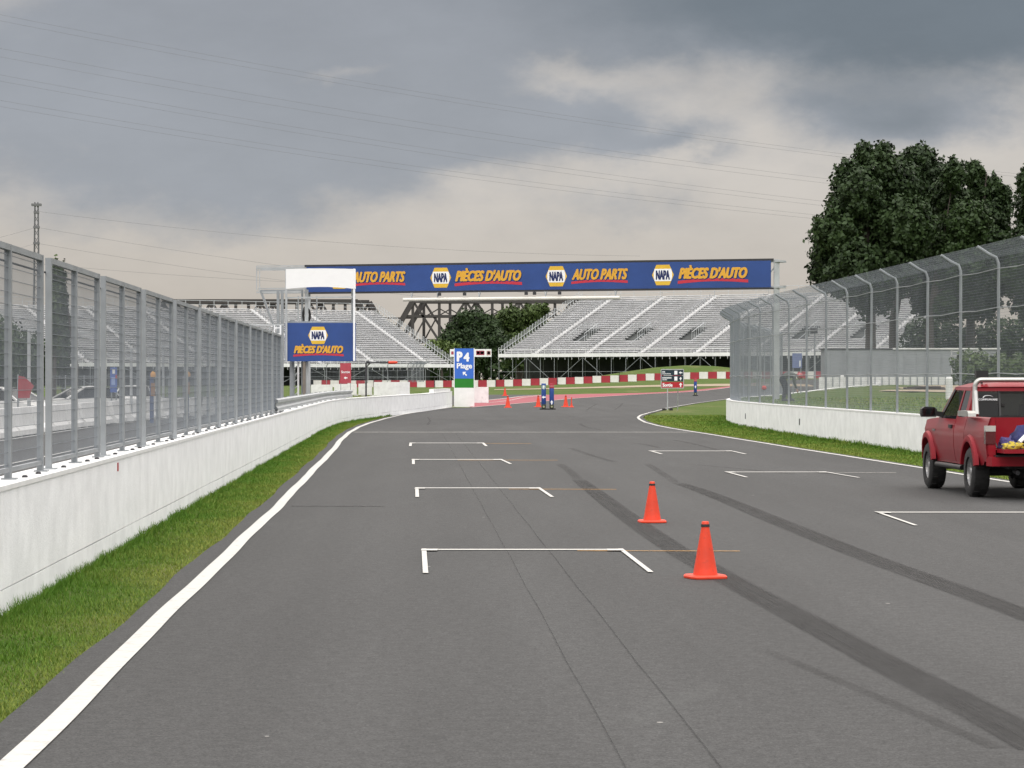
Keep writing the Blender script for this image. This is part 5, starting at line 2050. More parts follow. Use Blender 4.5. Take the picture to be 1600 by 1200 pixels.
        mb.add([S(x, z, sd, -0.004) for x, z in ((2.36, ZB - 0.012), (2.52, ZB - 0.012), (1.945, ZR - 0.02), (1.86, ZR - 0.04))], [(0, 1, 2, 3)])  # black door frame strip, with the windscreen pillar's shading painted into it
        mb.build('window_trim_shade', PLASTIC, T, fix=False)
    mb = MB()
    rows = [[Vector((2.55 - 0.60 * t + 0.06 * (1 - abs(y) ** 2), y * (0.72 - 0.13 * t), 1.18 + 0.47 * t)) for y in np.linspace(-1, 1, 9)] for t in np.linspace(0, 1, 5)]
    mb.grid(rows); mb.build('windscreen', GLASS, T, fix=False)
    rw = [rear(y, z) + Vector((0.012, 0, 0)) for y, z in ((-0.69, ZB + 0.035), (0.69, ZB + 0.035), (0.615, ZR - 0.06), (-0.615, ZR - 0.06))]
    gw = pane('rear_window', rw, GLASS)
    mb = MB()
    for y in (-0.24, 0.24):
        mb.bar(rear(y, ZB + 0.03), rear(y, ZR - 0.06), 0.03, 0.02)
    for z in (ZB + 0.05, ZR - 0.075):
        mb.bar(rear(-0.24, z), rear(0.24, z), 0.025, 0.02)
    mb.bar(rear(-0.68, ZB + 0.037), rear(0.68, ZB + 0.037), 0.02, 0.02)
    mb.box(rear(0.19, ZB + 0.22), (0.03, 0.05, 0.04))
    mb.build('slider_frame', PLASTIC, gw)
    PLW = Plane(rear(0, ZB) + Vector((-0.008, 0, 0)), (0, -1, 0), rear(0, ZR) - rear(0, ZB))
    mb = MB()
    letters(mb, PLW, 'COMPUWARE', -0.57, 0.30, 0.30, 0.03, 0.1, 0.0, 0.03)
    for k in range(10):
        a0, a1 = math.pi * (1.02 - 0.92 * k / 10), math.pi * (1.02 - 0.92 * (k + 1) / 10)
        w0, w1 = 0.014 * (1 - k / 10) + 0.002, 0.014 * (1 - (k + 1) / 10) + 0.002
        P_ = lambda a, d: (-0.41 + (0.075 + d) * math.cos(a), 0.345 + (0.032 + d) * math.sin(a))
        mb.prism(PLW, [P_(a0, 0), P_(a1, 0), P_(a1, w1), P_(a0, w0)], 0, 0.001)
    mb.build('decal', SIGNW, gw, fix=False)
    # seats and steering wheel
    mb = MB()
    for y in (-0.36, 0.36):
        mb.hexa([Vector((1.10, y - 0.24, 0.70)), Vector((1.65, y - 0.24, 0.70)), Vector((1.65, y + 0.24, 0.70)), Vector((1.10, y + 0.24, 0.70)), Vector((1.12, y - 0.24, 0.88)), Vector((1.65, y - 0.24, 0.92)), Vector((1.65, y + 0.24, 0.92)), Vector((1.12, y + 0.24, 0.88))])
        mb.hexa([Vector((0.98, y - 0.23, 0.80)), Vector((1.14, y - 0.23, 0.80)), Vector((1.14, y + 0.23, 0.80)), Vector((0.98, y + 0.23, 0.80)), Vector((0.84, y - 0.19, 1.40)), Vector((0.94, y - 0.19, 1.40)), Vector((0.94, y + 0.19, 1.40)), Vector((0.84, y + 0.19, 1.40))])
        mb.box((0.87, y, 1.48), (0.09, 0.26, 0.16))
    mb.span((2.1, -0.72, 0.85), (2.5, 0.72, 1.13))
    mb.span((0.52, -0.74, 0.75), (0.60, 0.74, 1.18))
    mb.build('seats', TRIM, T)
    mb = MB()
    c = Vector((1.95, 0.36, 1.15)); ax = Vector((-0.9, 0, 0.45)).normalized(); e2 = ax.cross(Vector((0, 1, 0)))
    mb.tube([c + (Vector((0, 1, 0)) * math.cos(t) + e2 * math.sin(t)) * 0.185 for t in np.linspace(0, 2 * math.pi, 21)], 0.016, 6)
    mb.bar(c, c - ax * 0.3, 0.05)
    mb.build('steering_wheel', PLASTIC, T)
    # mirrors
    for sd in (1, -1):
        mb = MB()
        pr = [(0.0, 0.02), (0.02, 0.0), (0.24, 0.0), (0.26, 0.05), (0.25, 0.13), (0.20, 0.165), (0.05, 0.16), (0.0, 0.12)]
        pl = Plane((2.24, sd * 0.86, 1.185), (0, sd, 0), (0, 0, 1))
        mb.prism(pl, pr, 0.0, 0.13 * sd)
        mb.bar((2.30, sd * 0.75, 1.22), (2.30, sd * 0.88, 1.24), 0.08)
        mi = mb.build('mirror', PLASTIC, T)
        mb = MB(); mb.prism(Plane((2.236, sd * 0.86, 1.185), (0, sd, 0), (0, 0, 1)), [(0.03, 0.02), (0.23, 0.02), (0.235, 0.13), (0.04, 0.14)], 0, -0.001 * sd)
        mb.build('mirror_glass', M('mirror_silver', (0.06, 0.065, 0.07), 0.05, 0.9), mi)
    # lights, grille, bumpers, tailgate
    for sd in (1, -1):
        tl = MB(); tl.span((-1.118, sd * 0.672, 0.83), (-1.0, sd * 0.822, 1.01)); o = tl.build('tail_light', LAMP_R, T)
        tl = MB(); tl.span((-1.120, sd * 0.672, 1.014), (-1.0, sd * 0.822, 1.10)); tl.build('reversing_lamp', LAMP_W, o)
        tl = MB(); tl.span((3.86, sd * 0.45, 0.82), (3.955, sd * 0.66, 0.97)); tl.build('headlight', LAMP_W, T)
    mb = MB(); mb.span((3.92, -0.43, 0.80), (3.965, 0.43, 0.97)); mb.build('grille', PLASTIC, T)
    mb = MB(); mb.span((3.88, -0.74, 0.48), (4.05, 0.74, 0.70)); mb.build('front_bumper', FLARE, T)
    mb = MB()
    mb.hexa([Vector((-1.26, -0.76, 0.50)), Vector((-1.06, -0.80, 0.50)), Vector((-1.06, 0.80, 0.50)), Vector((-1.26, 0.76, 0.50)), Vector((-1.26, -0.76, 0.64)), Vector((-1.06, -0.80, 0.64)), Vector((-1.06, 0.80, 0.64)), Vector((-1.26, 0.76, 0.64))])
    rb = mb.build('rear_bumper', FLARE, T)
    mb = MB(); mb.span((-1.27, -0.70, 0.642), (-1.08, 0.70, 0.662)); mb.build('step_pad', PLASTIC, rb)
    mb = MB(); mb.span((-1.62, -0.655, 0.70), (-1.11, 0.655, 0.755)); mb.build('tailgate', RED, T)
    mb = MB()
    for y in (-0.5, -0.25, 0, 0.25, 0.5):
        mb.span((-1.05, y - 0.06, 0.741), (0.38, y + 0.06, 0.755))
    mb.build('bed_ribs', RED, T)
    # roll bar
    mb = MB()
    pts = [Vector((0.22, 0.70, 1.24))]
    for t in np.linspace(0, math.pi / 2, 7):
        pts.append(Vector((0.36, 0.56 + 0.10 * math.cos(t) - 0.0, 1.66 + 0.12 * math.sin(t))))
    pts += [Vector((p.x, -p.y, p.z)) for p in pts[::-1]]
    mb.tube(pts, 0.038, 12)
    for sd in (1, -1):
        mb.tube([(0.33, sd * 0.655, 1.60), (0.02, sd * 0.70, 1.24)], 0.034, 10)
    rbar = mb.build('roll_bar', CHROME, T, smooth=True)
    for sd in (1, -1):
        mb = MB()
        mb.prism(Plane((0, sd * 0.80, 1.225), (1, 0, 0), (0, 0, 1)), [(-0.36, 0), (0.40, 0), (0.40, 0.075), (0.33, 0.085), (-0.30, 0.085), (-0.35, 0.05)], 0.0, -0.12 * sd * -1 if sd < 0 else -0.12)
        mb.build('mounting_rail', CHROME, rbar)
        mb = MB()
        for x in (-0.2, 0.05, 0.28):
            mb.span((x - 0.04, sd * 0.803, 1.245), (x + 0.04, sd * 0.799, 1.285))
        mb.build('slot', DARKM, rbar)
    mb = MB(); mb.box((0.75, 0.47, 1.87), (0.12, 0.19, 0.11)); mb.bar((0.75, 0.47, 1.72), (0.75, 0.47, 1.83), 0.03); mb.build('work_lamp', PLASTIC, T)
    mb = MB(); mb.tube([(2.9, -0.68, 1.18), (2.85, -0.69, 1.75)], 0.006, 5); mb.build('aerial', PLASTIC, T)
    # panel badge and side light
    mb = MB(); mb.span((2.62, 0.815, 0.955), (2.82, 0.826, 0.985)); mb.build('badge', M('badge_grey', (0.2, 0.2, 0.2), 0.4, 0.6), T)
    T.location = loc
    T.rotation_euler = (0, 0, rz)
    return T


TRX, TRY = 7.81, 41.1
TRR = math.pi / 2 + R(2.6)
truck = build_truck((TRX, TRY, 0.004), TRR)
TM = Matrix.Translation((TRX, TRY, 0.004)) @ Matrix.Rotation(TRR, 4, 'Z')


def lump(name, mat, c, r, label, cat, seed, z0_=0.76):
    """a crumpled soft bundle lying on the tailgate"""
    bm = bmesh.new()
    bmesh.ops.create_icosphere(bm, subdivisions=3, radius=1.0)
    for v in bm.verts:
        nz = mnoise.fractal(v.co * 2.2 + Vector((seed, seed * 2, 0)), 1.0, 2.0, 4)
        v.co = v.co * (1 + 0.7 * nz)
        v.co = Vector((v.co.x * r[0], v.co.y * r[1], max(-0.35, v.co.z) * r[2]))
    me = bpy.data.meshes.new(name)
    bm.to_mesh(me); bm.free()
    me.shade_smooth()
    b = TM @ Vector((c[0], c[1], z0_ + 0.35 * r[2]))
    o = link(name, me, mat, None, b)
    o.rotation_euler = (0, 0, TRR)
    return tag(o, label, cat)


lump('bundle', M('yellow_cloth', (0.50, 0.38, 0.035), 0.8, 0, 0.2, 14, var2=((0.06, 0.06, 0.08), 22.0, 0.5, 0.58)), (-1.36, 0.46, 0), (0.09, 0.15, 0.07), 'crumpled yellow bundle on the lowered tailgate of the red pickup', 'bundle', 1)
lump('bag', M('purple_cloth', (0.06, 0.045, 0.15), 0.8, 0, 0.2, 14, var2=((0.2, 0.2, 0.3), 25.0, 0.58, 0.66)), (-1.02, 0.46, 0), (0.13, 0.14, 0.12), 'purple blue bag in the bed of the red pickup behind the yellow bundle', 'bag', 2)
lump('bag', M('navy_cloth', (0.018, 0.022, 0.10), 0.7, 0, 0.2, 14), (-1.0, 0.14, 0), (0.22, 0.25, 0.22), 'large dark blue bag in the bed of the red pickup', 'bag', 5)
lump('bundle', M('red_cloth', (0.35, 0.03, 0.05), 0.8, 0, 0.2, 14), (-1.36, 0.13, 0), (0.12, 0.12, 0.08), 'small red and pink bundle on the lowered tailgate, beside the yellow one', 'bundle', 8)
mb = MB()
a, b = TM @ Vector((-1.30, 0.36, 0.86)), TM @ Vector((-1.12, 0.08, 1.08))
mb.tube([a, a.lerp(b, 0.5), b], [0.03, 0.035, 0.03], 8)
single('rolled_umbrella', mb, SIGNW, 'white rolled umbrella leaning on the dark blue bag in the pickup', 'umbrella', a, smooth=True)


# ------------------------------------------------------------------ parked cars beyond the left fence
def build_car(loc, rz, paint, label, group='cars parked beyond the pit lane'):
    T = thing('parked_car', label, 'car', (0, 0, 0), group, local=True)
    WB, RW, RA = 2.6, 0.31, 0.36
    xas = (0.0, WB)
    lo = lambda x: arch_lo(x, xas, RA, RW, 0.24)
    hi = lambda x: float(np.interp(x, [-0.85, -0.7, 0.3, 1.9, 3.2, 3.45], [0.80, 0.93, 0.96, 0.93, 0.74, 0.60]))
    hw = lambda x, z: 0.85 - (0.22 * ((x - 2.9) / 0.55) ** 2 if x > 2.9 else 0) - (0.15 * ((-0.4 - x) / 0.45) ** 2 if x < -0.4 else 0) - 0.05 * max(0, (z - 0.7) / 0.25) - 0.04 * max(0, (0.45 - z) / 0.2)
    mb = MB()
    xs = stations(-0.85, 3.45, 0.12, xas, RA)
    for sd in (1, -1):
        side_grid(mb, xs, lo, hi, hw, sd, 7)
    mb.grid([[Vector((x, y * hw(x, hi(x)), hi(x) + 0.04 * (1 - y * y))) for y in np.linspace(-1, 1, 9)] for x in xs])
    for x in (xs[0], xs[-1]):
        mb.grid([[Vector((x, y * hw(x, hi(x)), hi(x) + 0.04 * (1 - y * y))) for y in np.linspace(-1, 1, 9)], [Vector((x, y * hw(x, 0.24), 0.24)) for y in np.linspace(-1, 1, 9)]])
    mb.build('body', paint, T, smooth=True)
    rows = []
    prof = [(-0.72, 0.93, 0.74), (-0.15, 1.40, 0.58), (0.5, 1.46, 0.58), (1.1, 1.42, 0.58), (2.0, 0.94, 0.74)]
    mb = MB()
    for sd in (1, -1):
        base = [Vector((x, sd * 0.76, 0.94)) for x in (-0.72, -0.1, 0.55, 1.15, 2.0)]
        top = [Vector((x, sd * w, z)) for x, z, w in prof]
        mb.add(base + top, [(0, 1, 6, 5), (1, 2, 7, 6), (2, 3, 8, 7), (3, 4, 9, 8)])
    mb.add([Vector((x, s * w, z)) for x, z, w in (prof[3], prof[4]) for s in (1, -1)], [(0, 1, 3, 2)])
    mb.add([Vector((x, s * w, z)) for x, z, w in (prof[0], prof[1]) for s in (1, -1)], [(0, 1, 3, 2)])
    mb.build('windows', GLASS2, T)
    mb = MB()
    mb.grid([[Vector((x, y * (w + 0.01), z + 0.03 * (1 - y * y) + 0.005)) for y in np.linspace(-1, 1, 7)] for x, z, w in prof[1:4]])
    for sd in (1, -1):
        for (xa, za, wa), (xb, zb_, wb) in ((prof[0], prof[1]), (prof[3], prof[4])):
            mb.bar((xa, sd * (wa + 0.01), za), (xb, sd * (wb + 0.01), zb_), 0.07, 0.07)
        mb.bar((0.55, sd * 0.765, 0.94), (0.52, sd * 0.59, 1.45), 0.07, 0.05)
    mb.build('roof', paint, T)
    for xa in xas:
        for sd in (1, -1):
            wheel(T, xa, sd * 0.74, RW, 0.2, sd)
    for sd in (1, -1):
        mb = MB(); mb.span((3.22, sd * 0.42, 0.56), (3.42, sd * 0.66, 0.68)); mb.build('headlight', LAMP_W, T)
        mb = MB(); mb.span((-0.86, sd * 0.48, 0.66), (-0.76, sd * 0.72, 0.84)); mb.build('tail_light', LAMP_R, T)
    T.location = loc
    T.rotation_euler = (0, 0, rz)
    return T


CARW = M('car_white', (0.72, 0.72, 0.70), 0.35, 0, 0.03, coat=0.6)
CARK = M('car_black', (0.02, 0.02, 0.022), 0.35, 0, 0.05, coat=0.6)
build_car((-20.5, 106, 0.0), R(-32), CARW, 'white car behind the concrete blocks, beside the red flag banner')
build_car((-18.2, 119, 0.0), R(215), CARW, 'white hatchback behind the concrete blocks, left of the blue banner')
build_car((-18.6, 132, 0.0), R(80), CARW, 'white car partly hidden below the tall blue banner')
build_car((-21.5, 96, 0.0), R(-30), CARK, 'black car at the left edge beyond the fence')

# ------------------------------------------------------------------ banners and posts beyond the left fence
mb = MB()
Y = 96.0
poly = [(px, py) for px, py in ((28, 622), (29, 587), (38, 589), (47, 597), (53, 603), (48, 612), (46, 622))]
c = pt(28, 622, Y)
mb.prism(Plane((0, Y, 0), (1, 0, 0), (0, 0, 1)), [(pt(px, py, Y).x, pt(px, py, Y).z) for px, py in poly], -0.03, 0)
rt = thing('flag_banner', 'red flag banner standing behind the white car beyond the left fence', 'banner', (c.x, Y, 0))
mb.build('cloth', M('flag_red', (0.34, 0.02, 0.03), 0.7, 0, 0.1), rt)
mb = MB(); mb.tube([(c.x, Y + 0.02, 0), (c.x, Y + 0.02, pt(28, 585, Y).z)], 0.025, 8); mb.build('pole', GALV, rt)


def panel_sign(label, Y, px0, px1, py0, py1, mat, parts=(), name='banner', post=True, cat='banner'):
    a, b = pt(px0, py1, Y), pt(px1, py0, Y)
    zg = float(g(a.x, Y))
    if a.x > 9:
        zg = bank_z(a.x, Y)
    root = thing(name, label, cat, ((a.x + b.x) / 2, Y, zg))
    mb = MB(); mb.span((a.x, Y, a.z), (b.x, Y + 0.05, b.z)); o = mb.build('panel', mat, root)
    if post:
        mb = MB()
        for x in (a.x + 0.05, b.x - 0.05):
            mb.bar((x, Y + 0.08, zg - 0.1), (x, Y + 0.08, b.z), 0.05)
        mb.build('posts', GALV, root)
    pl = Plane((a.x, Y - 0.002, a.z), (1, 0, 0), (0, 0, 1))
    W, Hh = b.x - a.x, b.z - a.z
    for nm, mt, x0, y0, x1, y1 in parts:
        mb = MB(); mb.prism(pl, [(W * x0, Hh * y0), (W * x1, Hh * y0), (W * x1, Hh * y1), (W * x0, Hh * y1)], 0, 0.006); mb.build(nm, mt, o)
    return root, o, pl, W, Hh


BLU2 = M('banner_blue', (0.05, 0.12, 0.42), 0.6, 0, 0.1)
panel_sign('tall blue banner with pale marks beyond the left fence', 118, 172, 183, 574, 613, BLU2, (('print', SIGNW, 0.3, 0.75, 0.7, 0.92), ('print', M('banner_pale', (0.3, 0.4, 0.7), 0.6), 0.2, 0.3, 0.7, 0.6), ('print', SIGNR, 0.75, 0.55, 1.0, 0.7)))
OR2 = M('panel_orange', (0.30, 0.14, 0.05), 0.6, 0, 0.1)
AMB2 = M('beacon_amber', (0.72, 0.34, 0.05), 0.4, 0, 0.05)
for Y, px, w, nth in ((110, 239, 11, 'nearest'), (124, 294, 9, 'middle'), (150, 374, 6, 'farthest')):
    k = Y / F
    p = pt(px, 585, Y)
    zg = float(g(p.x, Y))
    root = thing('beacon_post', f'{nth} amber beacon on a blue and orange post beyond the left fence', 'beacon', (p.x, Y, zg), 'amber beacons along the pit lane')
    mb = MB(); mb.lathe((p.x, Y, p.z), [(0.02, -0.13), (0.11, -0.1), (0.12, 0.02), (0.07, 0.10), (0.01, 0.13)], 12); mb.build('beacon', AMB2, root, smooth=True)
    mb = MB(); mb.span((p.x - 0.13, Y - 0.05, zg), (p.x + 0.02, Y + 0.08, p.z + 0.1)); mb.build('blue_post', M('post_dull_blue', (0.04, 0.075, 0.19), 0.6), root)
    mb = MB(); mb.span((p.x - 0.07, Y - 0.06, zg + 1.1), (p.x + 0.09, Y - 0.052, p.z - 0.35)); mb.build('orange_plate', OR2, root)
for Y, px, top in ((100, 45, 515), (104, 118, 520), (112, 205, 545), (130, 255, 540)):
    p = pt(px, top, Y)
    mb = MB(); mb.bar((p.x, Y, 0), (p.x, Y, p.z), 0.11)
    mb.bar((p.x, Y, p.z), (p.x + 0.5, Y, p.z), 0.07)
    single('lamp_post', mb, GALV_L, {45: 'pale square post with a short arm left of the column evergreens', 118: 'pale square post right of the column evergreens', 205: 'slim pale post right of the blue banner beyond the left fence', 255: 'slim pale post right of the nearest amber beacon'}[px], 'post', (p.x, Y, 0))
# inner low mesh fence along the paddock
pf = thing('paddock_fence', 'low grey mesh fence standing along the paddock beyond the blocks', 'fence', (-20, 126, 0))
debris_fence(pf, [(-31, 124, 0.0), (-21, 126, 0.0), (-16.5, 150, 0.0)], 0, 1.9, 0.02, 0.05, 2.6, -1, 0.003, 0.14)

# red exit banner, boom, far white sign
_, o, pl, W, Hh = panel_sign('tall red exit banner with white print on the far curved fence', 231, 531.5, 548.5, 567.5, 598.5, M('banner_red', (0.42, 0.06, 0.085), 0.6, 0, 0.1))
mb = MB(); letters(mb, pl, 'Sortie', W * 0.1, Hh * 0.50, W * 0.8, Hh * 0.12, 0, 0.006, 0.03)
arrow(mb, pl, W * 0.5, Hh * 0.26, W * 0.34, R(90), 0, 0.006, 0.3, 0.4); mb.build('lettering', SIGNW, o, fix=False)
Y = 205
k = Y / F
root = thing('barrier_boom', 'black post with a long arm ending in an orange sleeve at the pit exit', 'boom', (pt(572, 610, Y).x, Y, float(g(-11, Y))))
mb = MB(); p = pt(572, 566.5, Y); mb.bar((p.x, Y, root.location.z), p, 0.12); mb.bar(p, p + Vector((0.3, 0, 0)), 0.12); mb.build('post', DARKM, root)
mb = MB(); mb.bar(p, pt(608, 566.5, Y), 0.09); mb.bar(pt(572, 574, Y), pt(579, 567, Y), 0.06); mb.build('arm', DARKM, root)
mb = MB(); a = pt(606.5, 566.5, Y); mb.lathe(a, [(0.05, 0), (0.12, 0.05), (0.12, 0.55), (0.06, 0.72)], 10, (1, 0, 0)); mb.build('orange_sleeve', ORANGE, root, smooth=True)
REDF = M('sign_frame_red', (0.36, 0.05, 0.09), 0.6)
panel_sign('white roadside sign with red framed boxes behind the parking sign', 395, 703, 768, 545.5, 557.5, SIGNW,
           (('red_frame', REDF, 0.63, 0.22, 0.83, 0.80), ('white_box', SIGNW, 0.645, 0.34, 0.715, 0.70), ('white_box', SIGNW, 0.735, 0.34, 0.815, 0.70), ('red_print', REDF, 0.655, 0.48, 0.705, 0.55), ('red_print', REDF, 0.745, 0.48, 0.805, 0.55),
            ('red_frame', M('sign_frame_pink', (0.5, 0.3, 0.3), 0.6), 0.88, 0.2, 0.98, 0.8), ('white_box', SIGNW, 0.9, 0.32, 0.965, 0.7), ('red_frame', REDF, 0.03, 0.3, 0.09, 0.7)), 'roadside_sign', True, 'sign')

# ------------------------------------------------------------------ behind the right fence
Y = 262.0
a, b = pt(1288, 592, Y), pt(1560, 546, Y)
zg = bank_z(a.x, Y)
gc = thing('storage_container', 'long low grey container building with a pale roof edge behind the right fence', 'building', ((a.x + b.x) / 2, Y, zg))
mb = MB(); mb.span((a.x, Y, zg - 0.3), (b.x, Y + 3, b.z)); wl_ = mb.build('wall', GREYB, gc)
mb = MB()
x = a.x + 0.6
while x < b.x:
    mb.span((x, Y - 0.06, zg), (x + 0.12, Y - 0.003, b.z - 0.1)); x += 1.2
mb.build('cladding_rib', GREYB, wl_)
mb = MB(); mb.span((pt(1395, 0, Y).x, Y - 0.15, b.z + 0.003), (b.x + 0.2, Y + 3.1, b.z + 0.14)); mb.build('roof_edge', WHITE2, gc)
mb = MB(); mb.span((a.x - 0.2, Y - 0.1, b.z + 0.002), (pt(1394.5, 0, Y).x, Y + 3.1, b.z + 0.1)); mb.build('roof', DARKM, gc)
Y = 250.0
wf = thing('low_wall', 'low white wall with grey posts in front of the grey container', 'wall', (pt(1290, 600, Y).x, Y, bank_z(32, Y)))
mb = MB(); mb.span((pt(1280, 0, Y).x, Y, bank_z(32, Y) - 0.3), (pt(1485, 0, Y).x, Y + 0.3, pt(0, 589, Y).z)); mb.build('wall_body', WHITE2, wf)
for px in range(1290, 1482, 11):
    mb = MB(); x = pt(px, 0, Y).x; mb.bar((x, Y - 0.15, bank_z(32, Y) - 0.1), (x, Y - 0.15, pt(0, 588 - (8 if px % 3 == 0 else 0), Y).z), 0.09); mb.build('post', GALV, wf)
for px, top, Y, lab in ((1316, 586, 205, 'white marker post on the dirt behind the right fence'), (1483, 588, 120, 'pale thick post left of the pickup roof')):
    p = pt(px, top, Y)
    mb = MB(); w = 0.16
    mb.lathe((p.x, Y, bank_z(p.x, Y) - 0.1), [(w, 0), (w, p.z - bank_z(p.x, Y)), (w * 0.7, p.z - bank_z(p.x, Y) + 0.08)], 10)
    single('marker_post', mb, WHITE2, lab, 'post', (p.x, Y, bank_z(p.x, Y)))
Y = 210
p = pt(1273, 520, Y)
root = thing('light_mast', 'slim mast with a small dark floodlight seen through the right fence', 'mast', (p.x, Y, bank_z(p.x, Y)))
mb = MB(); mb.tube([(p.x, Y, bank_z(p.x, Y) - 0.1), (p.x, Y, p.z)], [0.09, 0.06], 8); mb.build('pole', GALV, root)
mb = MB(); mb.box((p.x - 0.05, Y, p.z + 0.15), (0.45, 0.3, 0.4), 0.4); mb.build('floodlight', DARKM, root)
panel_sign('faded blue banner behind the person bending over on the bank', 150, 1238, 1253, 552, 575, M('banner_faded_blue', (0.14, 0.18, 0.36), 0.6, 0, 0.15), (('print', SIGNW, 0.72, 0.1, 0.86, 0.5),))
p = pt(1194, 606, 118)
root = thing('marker_flag', 'round orange red marker on a thin stick behind the right fence', 'marker', (p.x, 118, bank_z(p.x, 118)))
mb = MB(); mb.lathe(p - Vector((0, 0, 0.1)), [(0.02, 0), (0.10, 0.05), (0.11, 0.13), (0.05, 0.2)], 12); mb.build('head', M('marker_red', (0.6, 0.05, 0.04), 0.5), root, smooth=True)
mb = MB(); mb.bar((p.x, 118, bank_z(p.x, 118) - 0.05), p, 0.025); mb.build('stick', GALV, root)
Y = 235
root = thing('stair_rail', 'grey metal stair with handrails right of the container', 'stairs', (pt(1540, 600, Y).x, Y, bank_z(40, Y)))
mb = MB()
for py in (549, 556, 563):
    mb.bar(pt(1485, py, Y), pt(1528, py, Y), 0.08); mb.bar(pt(1528, py, Y), pt(1546, py + 16, Y), 0.08)
for px in (1487, 1508, 1528):
    q = pt(px, 547, Y); mb.bar((q.x, Y, bank_z(q.x, Y)), q, 0.08)
mb.build('rails', GALV_L, root)
mb = MB()
c = at(1440, 604)
c = pt(1440, 606, 180)
zz = bank_z(c.x, 180)
for i in range(9):
    mb.tube([(c.x - 1.2 + random.uniform(0, 1.4), 180 + random.uniform(-0.4, 0.4), zz + 0.08 + 0.07 * (i % 3)), (c.x + random.uniform(0.6, 1.9), 180 + random.uniform(-0.4, 0.4), zz + 0.1 + 0.07 * (i % 3))], random.uniform(0.04, 0.09), 6)
single('log_pile', mb, BARK, 'low pile of dark branches lying on the dirt behind the fence', 'logs', (c.x, 180, zz))

